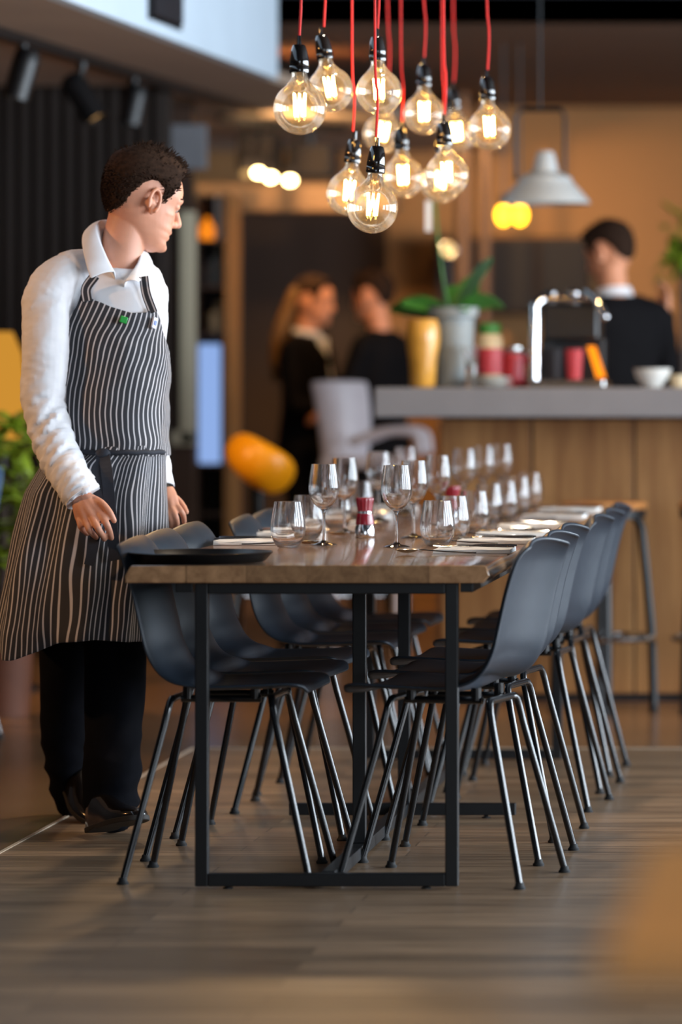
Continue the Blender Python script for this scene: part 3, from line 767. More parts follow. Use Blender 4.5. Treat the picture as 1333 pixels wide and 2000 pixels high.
# pendant lamp over the bar: grey metal shade on two black rods, amber bulbs below
LY = 16.6
lx = at(1066, LY); lamp = thing('metal_pendant_lamp', 'grey enamelled factory lamp hanging on black rods over the bar', 'pendant lamp', (lx, LY, 2.7))
zt_, zb_ = P(0, 296, LY).z, P(0, 398, LY).z; hh = zt_ - zb_
M['lamp_grey'] = pmat('lamp_grey', (176, 182, 184), .4, var=.06, scale=10)
MB().lathe([(0, hh), (.028, hh), (.036, hh*.92), (.050, hh*.62), (.100, hh*.50), (.104, hh*.42), (.120, hh*.34), (.168, hh*.06), (.174, 0), (.166, .004), (.115, hh*.30), (.098, hh*.42), (0, hh*.45)], (lx, LY, zb_), 44).build('shade', M['lamp_grey'], lamp)
rods = MB()
for dx in (-.115, .075):
    rods.tube([(lx + dx, LY, zb_ + hh*.45), (lx + dx, LY, P(0, 228, LY).z), (lx + dx*.8, LY, P(0, 214, LY).z)], .007, 8)
rods.tube([(lx - .095, LY, P(0, 214, LY).z), (lx + .062, LY, P(0, 214, LY).z)], .008, 8); rods.tube([(lx - .02, LY, P(0, 214, LY).z), (lx - .02, LY, 3.3)], .004, 8)
rods.build('hanger', M['black_steel'], lamp)
# lit amber bulbs further back
M['amber_bulb'] = emat('amber_bulb', (255, 176, 30), 9)
for px in (984, 1016):
    yb = 19.5; b_ = thing('amber_bulb', 'glowing amber bulb under the grey factory lamp, %s' % ('away from' if px < 1000 else 'toward') + ' the barman', 'light bulb', (at(px, yb), yb, 2.7), 'amber bulbs behind the factory lamp')
    MB().ball((at(px, yb), yb, P(0, 420, yb).z), (.034, .034, .046)).build('globe', M['amber_bulb'], b_)
    MB().lathe([(0, 0), (.018, 0), (.018, .05), (0, .05)], (at(px, yb), yb, P(0, 420, yb).z + .04), 16).build('holder', M['black_plastic'], b_)
    MB().tube([(at(px, yb), yb, P(0, 420, yb).z + .085), (at(px, yb), yb, 2.7)], .004, 8).build('cord', M['black_plastic'], b_)

# ------------------------------------------------------------------ behind the bar
kc = thing('back_cabinet', 'dark brown wall cabinet on the tan wall behind the bar', 'cabinet', (at(985, 23.7), 23.7, 0))
MB().box(at(852, 23.6), at(1148, 23.6), 23.6, 23.98, P(0, 612, 23.6).z, P(0, 463, 23.6).z).build('carcass', M['dark_panel'], kc, smooth=False, bevel=.006)
for k in range(3):
    xa = at(852 + 99*k, 23.58) + .012; xe = at(852 + 99*(k+1), 23.58) - .012
    MB().box(xa, xe, 23.575, 23.598, P(0, 606, 23.6).z, P(0, 470, 23.6).z).build('door', M['navy_dark'], kc, smooth=False, bevel=.004)
lo = thing('back_counter', 'brown back counter with shelves under the dark wall cabinet', 'counter', (at(1050, 22), 22, 0))
MB().box(at(856, 21.8), at(1420, 21.8), 21.8, 22.4, 0, P(0, 690, 21.8).z).build('carcass', M['dark_panel'], lo, smooth=False, bevel=.006)
MB().box(at(852, 21.8), at(1425, 21.8), 21.75, 22.45, P(0, 690, 21.8).z, P(0, 682, 21.8).z).build('top', M['dark_panel'], lo, smooth=False, bevel=.006)
# vertical pipes by the tan wall
for px, w, y0 in ((905, .045, 22.9), (948, .03, 22.8)):
    tag(MB().tube([(at(px, y0), y0, 0), (at(px, y0), y0, 2.7)], w, 16).build('steel_pipe', pmat('pipe_brown' + str(px), (104, 80, 64), .5, metal=.3)), 'thick brown pole in front of the tan wall' if px < 920 else 'thinner brown pole beside the thick one by the tan wall', 'pole')
disc = thing('glow_disc', 'small round glowing disc on a stand in place of the orchid flower', 'wall light', (at(877, 21.6), 21.6, P(0, 488, 21.6).z))  # glowing disc in place of the round flower by the orchid stem
MB().lathe([(0, 0), (.03, 0), (.028, .014), (0, .02)], disc.location, 24, (0, -1, 0)).build('lens', emat('warm_disc', (255, 214, 140), 1.5), disc)
MB().lathe([(.03, -.004), (.04, 0), (.04, .012), (.03, .016)], disc.location, 24, (0, -1, 0)).build('rim', M['steel'], disc, solid=.003)
MB().tube([disc.location + Vector((0, .003, 0)), Vector((disc.location.x, 21.6, 0.0))], .008, 8).build('stand', M['black_steel'], disc)
def shrub(name, label, cat, c, size, n, mat, seed, ln=.16, group=None, pot=None):
    rnd = random.Random(seed); r = thing(name, label, cat, (c[0], c[1], 0), group); mb = MB()
    for _ in range(n):
        p = Vector(c) + Vector((rnd.gauss(0, size[0]), rnd.gauss(0, size[1]), rnd.gauss(0, size[2])))
        leaf_strip(mb, p, rnd.uniform(0, 6.28), ln*rnd.uniform(.6, 1.2), ln*.2, rnd.uniform(-.02, ln*.8), rnd.uniform(.02, ln*.7), 6)
    mb.build('foliage', mat, r, solid=.002)
    st_ = MB(); st_.tube([(c[0], c[1], .3 if pot else .0), (c[0], c[1], c[2])], .018, 8)
    for k in range(6):
        a = k*1.05; st_.tube([(c[0], c[1], c[2] - size[2]*1.2 + .03*k), (c[0] + size[0]*math.cos(a), c[1] + size[1]*math.sin(a), c[2] + size[2]*.4)], .006, 6)
    st_.build('stem', M['dark_panel'], r)
    if pot: MB().lathe([(0, 0), (.09, 0), (.11, .34), (.10, .34), (0, .3)], (c[0], c[1], 0), 28).build('pot', pot, r)
    return r
c = P(1336, 495, 19.2); shrub('potted_shrub', 'lime green foliage at the picture edge behind the barman', 'potted plant', tuple(c), (.035, .06, .07), 60, M['leaf_lime'], 5, .10, None, M['pot_grey'])

# ------------------------------------------------------------------ background to the side of the waiter
c = P(6, 960, 15.2); shrub('potted_shrub', 'yellow green leafy plant behind the waiter under the amber screen', 'potted plant', tuple(c), (.08, .09, .15), 120, M['leaf_lime'], 6, .16, None, M['terracotta'])
# glowing amber paper screen lamp
ax_, ay = at(6, 16.4), 16.4
sl = thing('paper_floor_lamp', 'tall amber paper floor lamp at the picture edge behind the waiter', 'floor lamp', (ax_, ay, 0))
M['amber_paper'] = emat('amber_paper', (226, 158, 58), .75)
MB().lathe([(.05, P(0, 858, ay).z), (.075, P(0, 840, ay).z), (.085, P(0, 760, ay).z), (.070, P(0, 690, ay).z), (.035, P(0, 648, ay).z)], (ax_, ay, 0), 28).build('shade', M['amber_paper'], sl, solid=.002)
MB().lathe([(0, 0), (.14, 0), (.14, .02), (.015, .03), (.012, P(0, 850, ay).z), (0, P(0, 850, ay).z)], (ax_, ay, 0), 24).build('stand', M['black_steel'], sl)
# blue shell chair at the picture edge
M['blue_shell'] = pmat('blue_shell', (72, 96, 124), .45, var=.06)
bc = copy_tree(chair0, (at(-178, 14.2), 14.2, 0), R(150), 'blue grey shell chair cut off by the picture edge behind the waiter', group='shell chairs around the table')
bc.scale = (1, 1, 1.13)
for ch in bc.children:
    if ch.name.startswith('seat_shell'):
        ch.data = ch.data.copy(); ch.data.materials[0] = M['blue_shell']
# pale window frame and shelving between the waiter and the panelled opening
wy = 19.6
pf = MB()
pf.box(at(350, wy), at(380, wy), wy, wy + .06, P(0, 868, wy).z, P(0, 412, wy).z); pf.box(at(300, wy), at(380, wy), wy, wy + .06, P(0, 870, wy).z, P(0, 842, wy).z)
M['pale_frame'] = pmat('pale_frame', (196, 186, 160), .6, var=.05, scale=4)
struct(pf.build('trim_frame', M['pale_frame'], smooth=False, bevel=.008))
slab('wall_partition', M['dark_panel'], at(225, 19.8), at(384, 19.8), 19.7, 19.8, 0, 2.45)
shf = thing('display_shelf', 'dark tall display shelf with bottles between the pale frame and the dark opening', 'shelf', (at(422, 20.2), 20.2, 0))
sx0, sx1 = at(384, 20.2), at(462, 20.2)
MB().box(sx0, sx1, 20.34, 20.4, 0, 2.05).build('back', M['navy_dark'], shf, smooth=False)
MB().box(sx1 - .035, sx1, 20.06, 20.34, 0, 2.05).build('side', M['oak'], shf, smooth=False); MB().box(sx0, sx0 + .02, 20.06, 20.34, 0, 2.05).build('side', M['dark_panel'], shf, smooth=False)
for py in (470, 560, 650, 905, 1000):
    z = P(0, py, 20.2).z; MB().box(sx0 + .02, sx1 - .035, 20.06, 20.34, z - .012, z).build('shelf_board', M['dark_panel'], shf, smooth=False)
def on_shelf(name, label, cat, px, py0, py1, r, mat, grp=None, sq=False):
    yy = 20.17; z0, z1 = P(0, py0, 20.2).z + .001, P(0, py1, yy).z; x = at(px, yy); h = z1 - z0
    if sq: o = MB().box(x - r, x + r, yy - .05, yy + .05, z0, z1).build(name, mat, smooth=False, bevel=.006)
    else: o = MB().lathe([(0, 0), (r*.92, 0), (r, .008), (r, h*.62), (r*.45, h*.78), (r*.38, h*.96), (r*.42, h), (0, h)], (x, yy, z0), 24).build(name, mat)
    return tag(o, label, cat, grp)
on_shelf('lantern', 'small amber lantern on the top board of the dark display shelf', 'lantern', 405, 470, 425, .035, emat('lantern_glow', (255, 140, 30), 1.0))
on_shelf('gift_box', 'pale upright box on the top board of the dark display shelf', 'box', 437, 470, 384, .032, M['white_paper'], None, True)
on_shelf('bottle', 'frosted bottle on the second board of the display shelf', 'bottle', 426, 560, 480, .036, M['pot_grey'], 'bottles on the display shelf')
on_shelf('bottle', 'dark bottle on the second board of the display shelf', 'bottle', 400, 560, 500, .024, M['suit'] if 'suit' in M else M['navy_dark'], 'bottles on the display shelf')
on_shelf('bottle', 'cream bottle on the third board of the display shelf', 'bottle', 428, 650, 590, .05, M['cream'], 'bottles on the display shelf')
on_shelf('glass_cylinder', 'tall backlit pale blue cylinder standing in the display shelf', 'cylinder vase', 410, 905, 672, .045, emat('blue_glow', (150, 182, 240), .85), None, True)  # backlight put in as the cylinder's own glow
on_shelf('small_ball', 'small pale ornament beside the backlit blue cylinder', 'ornament', 444, 905, 890, .02, M['cream'])
# big yellow shell armchair
yy = 17.2
M['yellow_shell'] = pmat('yellow_shell', (250, 164, 10), .35, var=.04)
ya = thing('lounge_chair', 'bright yellow shell lounge chair behind the table', 'armchair', (at(500, yy), yy, 0))
# thick rounded back that slopes to one side, seat pad below
ctr = P(502, 903, yy); mb = MB(); ca, sa = math.cos(R(-34)), math.sin(R(-34)); rings = []
for i in range(17):
    u = -1 + 2*i/16; sc_ = max(.04, (1 - abs(u)**3.2))**(1/2.4); hw = (.088 + .012*u)*sc_
    c_ = ctr + Vector((ca*.150*u, .10*u*u, sa*.150*u))
    rings.append([c_ + Vector((-sa*hw*math.cos(t), .06*sc_*math.sin(t), ca*hw*math.cos(t))) for t in [2*math.pi*q/20 for q in range(20)]])
mb.loft(rings); mb.build('backrest', M['yellow_shell'], ya, sub=1)
MB().box(at(452, yy), at(566, yy), yy - .26, yy + .05, .44, .52).build('seat', M['dark_panel'], ya, bevel=.03, segs=4)
MB().tube([(at(500, yy), yy + .04, .5), (at(500, yy), yy + .03, ctr.z - .03)], .03, 10).build('back_post', M['black_tube'], ya)
for k in range(4):
    a = R(45 + 90*k); MB().tube([(at(505, yy) + .08*math.cos(a), yy + .08*math.sin(a), .48), (at(505, yy) + .17*math.cos(a), yy + .17*math.sin(a), 0)], .012, 8).build('leg', M['black_tube'], ya)
# white high armchair in front of the two guests
wy = 18.8
M['white_shell'] = pmat('white_shell', (206, 198, 204), .45, var=.04)
wa = thing('white_armchair', 'white high backed armchair standing in front of the two dark dressed guests', 'armchair', (at(690, wy), wy, 0))
g = []
for i in range(15):
    u = i/14; px_l, px_r = 600 + 34*u - 10*u*u, 705 + 8*math.sin(math.pi*u)
    py = 742 + 165*u; row = []
    for j in range(9):
        v = j/8; q_ = P(px_l + (px_r - px_l)*v, py + 10*(1-u)*(v - .5)**2, wy)
        row.append(Vector((q_.x, wy + .10 - .06*math.sin(math.pi*v) + .12*v, q_.z)))
    g.append(row)
mb = MB(); mb.loft(g, closed=False, caps=False); mb.build('backrest', M['white_shell'], wa, solid=.03, sub=1)
zs = P(0, 892, wy).z
MB().box(at(632, wy), at(790, wy), wy - .16, wy + .22, zs - .05, zs).build('seat', M['white_shell'], wa, bevel=.02)
for yo in (-.16, .2):
    MB().tube(interp([P(700, 862, wy) + Vector((0, yo, 0)), P(760, 842, wy) + Vector((0, yo, 0)), P(818, 846, wy) + Vector((0, yo, 0)), P(828, 880, wy) + Vector((0, yo, 0))], 12), .022, 10, rnd=True).build('armrest', M['white_shell'], wa)
for px in (640, 782):
    for yo in (-.13, .18): MB().tube([Vector((at(px, wy), wy + yo, zs - .04)), Vector((at(px, wy), wy + yo, 0))], .015, 8).build('leg', M['white_shell'], wa)

# ------------------------------------------------------------------ track spotlights
def track(p0, p1, label):
    d = (p1 - p0).normalized(); w = Vector((0, 0, 1)).cross(d).normalized(); mb = MB()
    mb.loft([[p + w*a + Vector((0, 0, b)) for a, b in ((-.018, -.035), (.018, -.035), (.018, 0), (-.018, 0))] for p in (p0, p1)])
    return tag(mb.build('light_track', M['black_steel'], smooth=False), label, 'light track')
def spotlight(top, aim, label, face, group, ln=.22, r=.05, drop=.10):
    d = (Vector(aim) - Vector(top)).normalized(); s = thing('track_spotlight', label, 'spotlight', top, group); t_ = Vector(top)
    c = t_ + Vector((0, 0, -drop)); b = c - d*ln*.45
    MB().tube([t_, t_ + Vector((0, 0, -.03))], .02, 12).build('adapter', M['black_plastic'], s)
    MB().tube([t_ + Vector((0, 0, -.03)), c], .010, 8).build('stem', M['black_plastic'], s)
    MB().lathe([(0, 0), (r*.75, 0), (r*.95, .02), (r, .05), (r, ln), (r*.9, ln), (r*.86, ln - .02), (0, ln - .02)], b, 28, d).build('can', M['black_steel'], s)
    MB().lathe([(0, ln - .017), (r*.84, ln - .017), (0, ln - .012)], b, 24, d).build('lens', face, s)
    return s
p0 = P(-40, 46, 15.3); p0.z = 2.449; p1 = P(500, 212, 20.1); p1.z = 2.449
k0 = (p1 - p0); 
def along(px):
    # point of the first track whose picture x is px
    lo_, hi_ = 0.0, 1.0
    for _ in range(40):
        m_ = (lo_ + hi_)/2; q_ = p0 + k0*m_; x = CX + q_.x*FPX/q_.y
        if x < px: lo_ = m_
        else: hi_ = m_
    return p0 + k0*lo_
track(p0, p1, 'long black light track under the lowered ceiling above the waiter')
M['dim_lens'] = emat('dim_lens', (255, 196, 120), .8); M['hot_lens'] = emat('hot_lens', (255, 222, 150), 30)
def sp_(px, dx, dz, lab, face, dy=-.05, **kw):
    t_ = along(px) + Vector((0, 0, -.035)); return spotlight(t_, t_ + Vector((dx, dy, dz)), lab, face, 'track spotlights', **kw)
sp_(45, -.16, -.6, 'black track spotlight tipped toward the picture edge above the waiter', M['dim_lens'], ln=.19)
sp_(160, .30, -.45, 'black track spotlight with pale lens pointing at the waiter from the track', M['dim_lens'], ln=.20, drop=.13)
sp_(262, -.12, -.6, 'dark track spotlight hanging farther along the track above the waiter', M['navy_dark'], ln=.17)
# cluster of lit spots below the far ceiling
q0, q1 = P(455, 268, 21.0), P(650, 268, 21.0); q0.y = 20.6; q1.y = 21.4
q0.z = q1.z = 2.449
track(q0, q1, 'short black light track carrying the lit spots over the dark opening')
for k, (px, py, hot) in enumerate(((482, 341, 'dim_lens'), (505, 339, 'hot_lens'), (529, 348, 'hot_lens'), (567, 354, 'hot_lens'))):
    yq = 20.9 + .09*k; e = P(px, py, yq); t_ = q0.lerp(q1, (px - 455)/195 + .06); t_.z = 2.41
    d = Vector((.10, -.75, -.52)).normalized(); c = e - d*.10
    s = thing('track_spotlight', ['unlit', 'smallest lit', 'middle lit', 'biggest lit'][k] + ' round spotlight of the row over the dark opening', 'spotlight', t_, 'lit spots over the dark opening')
    MB().tube([t_, c], .012, 8).build('stem', M['black_plastic'], s)
    MB().lathe([(0, -.08), (.02, -.08), (.029, -.05), (.030, .10), (.027, .10), (.026, .085), (0, .085)], c, 28, d).build('can', M['navy_dark'], s)
    MB().lathe([(0, .088), (.026, .088), (0, .094)], c, 24, d).build('lens', M[hot], s)
# dark cable boxes and a pale sign panel high at the back
tag(MB().box(at(332, 19.0), at(402, 19.0), 19.0, 19.05, P(0, 330, 19.0).z, P(0, 243, 19.0).z).build('wall_panel', pmat('panel_grey', (120, 122, 128), .6), smooth=False, bevel=.004), 'grey square panel high on the dark wall past the waiter head', 'panel')
for px0, px1, py0, py1, lab in ((462, 540, 262, 332, 'dark speaker box beside the lit spots nearest the waiter'), (560, 648, 282, 345, 'dark speaker box beside the lit spots nearest the bulbs')):
    o = thing('speaker_box', lab, 'speaker', P((px0 + px1)/2, py0, 21.9), 'speaker boxes at the back')
    MB().box(at(px0, 21.8), at(px1, 21.8), 21.8, 22.1, P(0, py1, 21.8).z, P(0, py0, 21.8).z).build('cabinet', M['navy_dark'], o, smooth=False, bevel=.01)
    MB().box(at(px0 + 6, 21.78), at(px1 - 6, 21.78), 21.785, 21.8, P(0, py1 - 6, 21.8).z, P(0, py0 + 6, 21.8).z).build('front_cloth', M['dark_wall'], o, smooth=False)
    MB().tube([((at(px0, 21.9) + at(px1, 21.9))/2, 21.95, P(0, py0, 21.8).z), ((at(px0, 21.9) + at(px1, 21.9))/2, 21.95, 2.45)], .02, 8).build('bracket', M['black_steel'], o)

# ------------------------------------------------------------------ near table at the picture edge
nt_ = thing('side_table', 'small tan wooden table close to the camera at the picture edge', 'table', (P(1170, 0, 3.2).x + .42, 3.6, 0))
x0 = P(1172, 0, 3.2).x
M['near_wood'] = wood('near_wood', (206, 146, 84), (228, 174, 110), .4, (2, 14, 2), 3)
MB().box(x0, x0 + .8, 3.2, 4.0, .722, .75).build('tabletop', M['near_wood'], nt_, smooth=False, bevel=.004)
MB().tube([(x0 + .4, 3.6, .03), (x0 + .4, 3.6, .722)], .035, 16).build('column', M['black_steel'], nt_)
MB().lathe([(0, 0), (.23, 0), (.235, .01), (.05, .035), (0, .035)], (x0 + .4, 3.6, 0), 36).build('base', M['black_steel'], nt_)
# ------------------------------------------------------------------ people
def remeshed(mb, voxel, smooth_it=4, fac=.5):
    """union of overlapping closed volumes -> one continuous skin"""
    me = bpy.data.meshes.new('tmp'); me.from_pydata([tuple(v) for v in mb.v], [], mb.f)
    bm = bmesh.new(); bm.from_mesh(me); bmesh.ops.recalc_face_normals(bm, faces=bm.faces); bm.to_mesh(me); bm.free()
    o = bpy.data.objects.new('tmp', me); COL.objects.link(o)
    m = o.modifiers.new('r', 'REMESH'); m.mode = 'VOXEL'; m.voxel_size = voxel
    if smooth_it:
        s = o.modifiers.new('s', 'SMOOTH'); s.iterations = smooth_it; s.factor = fac
    dg = bpy.context.evaluated_depsgraph_get(); dg.update()
    out = bpy.data.meshes.new_from_object(o.evaluated_get(dg))
    bpy.data.objects.remove(o); bpy.data.meshes.remove(me)
    return out
def finish(name, me, mat, parent, disp=None):
    off = parent_origin(parent)
    me.name = name
    if disp is not None:
        nrm = [v.normal.copy() for v in me.vertices]; co = [v.co.copy() for v in me.vertices]
        for v, n, c in zip(me.vertices, nrm, co): v.co = c + n*disp(c)
    for v in me.vertices: v.co = v.co - off
    return link(name, me, mat, parent, True, ang=80)
def limb(mb, pts, n=14, sub=4):
    """pts: (Vector, radius); smooth tapered tube with round ends"""
    c = interp([p for p, r in pts], (len(pts)-1)*sub + 1); rr = interp([(r, 0, 0) for p, r in pts], (len(pts)-1)*sub + 1)
    mb.tube(c, [max(.003, q.x) for q in rr], n, rnd=True)

PF = [(0, .066), (.010, .086), (.022, .094), (.034, .087), (.044, .094), (.052, .089), (.060, .096), (.072, .091), (.085, .092), (.10, .091), (.115, .088), (.128, .093), (.140, .097), (.160, .096), (.185, .086), (.207, .062), (.223, .032), (.233, -.012)]
PB = [(0, .02), (.010, .0), (.022, -.016), (.034, -.03), (.05, -.052), (.07, -.074), (.09, -.088), (.115, -.098), (.14, -.102), (.165, -.098), (.19, -.083), (.210, -.060), (.225, -.036), (.233, -.016)]
PW = [(0, .018), (.010, .034), (.022, .043), (.034, .050), (.05, .056), (.07, .063), (.09, .0675), (.115, .0715), (.14, .0755), (.165, .0745), (.19, .063), (.210, .044), (.225, .022), (.233, .004)]
def lerp_tab(tab, z):
    if z <= tab[0][0]: return tab[0][1]
    for (a, b), (c, d) in zip(tab, tab[1:]):
        if z <= c: return b + (d - b)*(z - a)/(c - a)
    return tab[-1][1]
def head_pt(z, t, o=0.0):
    xf, xb, w = lerp_tab(PF, z), lerp_tab(PB, z), lerp_tab(PW, z)
    cxm = xb + (xf - xb)*.50; c, s = math.cos(t), math.sin(t)
    ex = .86
    x = cxm + math.copysign(abs(c)**ex, c)*(xf - cxm + o); y = math.copysign(abs(s)**ex, s)*(w + o)
    return Vector((x, y, z))
def add_head(mb, T, ear=True):
    """T maps head-local (x forward, y left, z up, chin at z=0) to the world"""
    rings = [[T @ head_pt(z, 2*math.pi*j/40) for j in range(40)] for z in [.233*i/40 for i in range(41)]]
    mb.loft(rings)
    def L(pts, n=10): limb(mb, [(T @ Vector(p), r*T_s(T)) for p, r in pts], n, 3)
    # nose, brow, lips, chin, cheeks
    L([((.088, 0, .130), .008), ((.097, 0, .113), .0085), ((.106, 0, .097), .0095), ((.1105, 0, .087), .0105)])
    L([((.104, 0, .083), .0085), ((.095, .0115, .081), .0085), ((.086, .010, .080), .008)]); L([((.104, 0, .083), .0085), ((.095, -.0115, .081), .0085), ((.086, -.010, .080), .008)])
    for s in (-1, 1):
        L([((.093, s*.010, .137), .008), ((.088, s*.030, .140), .008), ((.074, s*.047, .134), .007)])
        L([((.066, s*.040, .098), .012), ((.048, s*.052, .097), .011)])
        L([((.0805, s*.021, .1235), .0080), ((.0825, s*.031, .1230), .0092), ((.0760, s*.042, .1212), .0085)])
    L([((.083, .020, .0585), .006), ((.0945, 0, .0610), .007), ((.083, -.020, .0585), .006)])
    L([((.081, .018, .0460), .0065), ((.0905, 0, .0450), .008), ((.081, -.018, .0460), .0065)])
    L([((.084, .010, .018), .012), ((.084, -.010, .018), .012)])
    if ear:
        for s in (-1, 1):
            rim = []
            for k in range(11):
                a = R(-35 + 27*k)
                rim.append((( -.006 - .017*math.cos(a)*.85 + .006, s*(.0745 + .012 + .004*math.cos(a + 1)), .109 + .030*math.sin(a)), .0048))
            rim = [((x, y, z), r) for (x, y, z), r in rim]
            L(rim, 8)
            mb.ball(T @ Vector((-.004, s*.076, .104)), .013*T_s(T), 10, 8)
            L([((.004, s*.074, .092), .007), ((.002, s*.079, .082), .007)])
def T_s(T): return T.to_scale().x
def head_matrix(loc, f, up_hint=(0, 0, 1), roll=0, s=1.0, origin=(0, 0, .115)):
    f = Vector(f).normalized(); y = Vector(up_hint).cross(f).normalized(); z = f.cross(y)
    Rm = Matrix((f, y, z)).transposed().to_4x4()
    Rm = Rm @ Matrix.Rotation(roll, 4, 'X')
    return Matrix.Translation(loc) @ Rm @ Matrix.Scale(s, 4) @ Matrix.Translation(-Vector(origin))
HL = [(0, .198), (25, .196), (42, .186), (52, .170), (60, .140), (68, .108), (76, .108), (80, .135), (88, .152), (100, .148), (112, .118), (128, .082), (150, .062), (180, .055)]
def add_hair(mb, T, hl=HL, side=.005, top=.022, spikes=700, seed=1, fade=True, front=.012):
    rnd = random.Random(seed); nt = 56; rings = []
    for i in range(46):
        z = .03 + .203*i/45; ring = []
        for j in range(nt):
            t = 2*math.pi*j/nt; d = abs((math.degrees(t) + 180) % 360 - 180); h = lerp_tab(hl, d)
            k = max(0, min(1, (z - h)/.012)); up = max(0, min(1, (z - .135)/.06))
            o = -.010 + k*(.010 + side*.7 + up*(top - side)*.8) + (.0015*noise.noise(Vector((t*9, z*160, seed))) if k > .5 else 0)
            p = head_pt(min(z, .2325), t, o); p.z += k*up*top*.75
            if d < 50: p.x += front*k*up*.5
            ring.append(T @ p)
        rings.append(ring)
    mb.loft(rings)
    for _ in range(spikes):
        t = rnd.uniform(-math.pi, math.pi); z = rnd.uniform(.06, .2325)**1; d = abs(math.degrees(t))
        h = lerp_tab(hl, d)
        if z < h + .006: continue
        p = head_pt(z, t, side); up = max(0, min(1, (z - .135)/.06)); p.z += up*top*.55
        c = head_pt(min(.232, z), t, 0); out = Vector((p.x*.9 + (.03 if d < 60 else 0), p.y*1.0, (z - .10)*1.2)).normalized()
        if up < .5: out = out*(.35 + .5*up) + Vector((-.55 + 1.3*up, rnd.uniform(-.2, .2), -.75 + 1.7*up))
        else: out += Vector((rnd.uniform(-.1, .85), rnd.uniform(-.45, .45), rnd.uniform(-.35, .35)))
        out.normalize()
        ln = (.006 + .022*up*rnd.random())*(1.25 if d < 60 else .85)*(top/.022)
        r0 = .0015 + .0006*up; q = p + out*ln; mid = p + out*ln*.55 + Vector((.002, rnd.uniform(-.003, .003), .001))
        mb.tube([T @ p, T @ mid, T @ q], [r0*T_s(T), r0*.8*T_s(T), .0004], 4)
def add_hand(mb, wrist, d, back, side, s=1.0, curl=.5, splay=.12):
    """d: direction of the fingers, back: normal of the back of the hand, side: +1 puts the thumb along +(d x back)"""
    d = Vector(d).normalized(); b = Vector(back); b = (b - d*b.dot(d)).normalized(); w = d.cross(b)*side
    wrist = Vector(wrist)
    for k, (off, ln, r) in enumerate(((.030, .072, .0092), (.010, .080, .0094), (-.010, .075, .009), (-.028, .060, .0078))):
        kn = wrist + (d*.088 + w*off*.92)*s
        limb(mb, [(wrist + w*off*.45*s, .017*s), (wrist + (d*.05 + w*off*.75)*s, .0145*s), (kn, .0115*s)], 10, 3)
        a = 0; p = kn; pts = [(kn - d*.01*s, r*1.1*s)]
        for seg, f in enumerate((.45, .30, .25)):
            a += curl*(.55 + .3*seg)
            dirv = (d*math.cos(a) - b*math.sin(a) + w*splay*(off/.03)).normalized(); p = p + dirv*ln*f*s
            pts.append((p, r*(1 - .12*(seg + 1))*s))
        limb(mb, pts, 10, 3)
    t0 = wrist + (d*.022 + w*.018)*s; t1 = t0 + (d*.032 + w*.026 - b*.010)*s; t2 = t1 + (d*.030 + w*.010 - b*.010)*s; t3 = t2 + (d*.024 + w*.002 - b*.008)*s
    limb(mb, [(t0, .0155*s), (t1, .0125*s), (t2, .0105*s), (t3, .008*s)], 10, 3)

M['skin'] = pmat('skin', (206, 146, 118), .5, var=.07, scale=18, bump=.06, sss=.12)
M['skin_lips'] = pmat('skin_lips', (190, 110, 95), .45, var=.05)
M['hair_dark'] = pmat('hair_dark', (46, 32, 24), .85, var=.4, scale=90, spec=.08)
M['shirt'] = pmat('shirt', (232, 232, 236), .75, var=.02, scale=40, bump=.08, sheen=.2)
M['denim_black'] = pmat('denim_black', (9, 10, 16), .9, var=.2, scale=25, bump=.1, spec=.1)
M['shoe_black'] = pmat('shoe_black', (20, 15, 12), .18, var=.1, scale=30, coat=.6)
M['sole'] = pmat('sole', (42, 38, 34), .7, var=.1)
M['navy_strap'] = pmat('navy_strap', (34, 38, 48), .8, var=.08, scale=60, bump=.1)
M['suit'] = pmat('suit', (12, 11, 14), .85, var=.1, scale=30, spec=.15)
M['eye_white'] = pmat('eye_white', (176, 150, 138), .2, var=.02)
def stripe_mat(name, period, wdt, base=(40, 42, 49), line=(205, 202, 205)):
    m, nt, b = nodes(name)
    uv = N(nt, 'ShaderNodeUVMap'); sep = N(nt, 'ShaderNodeSeparateXYZ'); nt.links.new(uv.outputs[0], sep.inputs[0])
    dv = N(nt, 'ShaderNodeMath', operation='DIVIDE'); dv.inputs[1].default_value = period; nt.links.new(sep.outputs[0], dv.inputs[0])
    frc = N(nt, 'ShaderNodeMath', operation='FRACT'); nt.links.new(dv.outputs[0], frc.inputs[0])
    sb = N(nt, 'ShaderNodeMath', operation='SUBTRACT'); sb.inputs[1].default_value = .5; nt.links.new(frc.outputs[0], sb.inputs[0])
    ab = N(nt, 'ShaderNodeMath', operation='ABSOLUTE'); nt.links.new(sb.outputs[0], ab.inputs[0])
    rp = N(nt, 'ShaderNodeValToRGB'); e = rp.color_ramp.elements
    e[0].position = wdt*.5*.75; e[0].color = lin(line); e[1].position = wdt*.5*1.25; e[1].color = lin(base)
    nt.links.new(ab.outputs[0], rp.inputs['Fac']); nt.links.new(rp.outputs['Color'], b.inputs['Base Color'])
    b.inputs['Roughness'].default_value = .8; b.inputs['Sheen Weight'].default_value = .1
    return m
M['stripe'] = stripe_mat('stripe', .0146, .24)

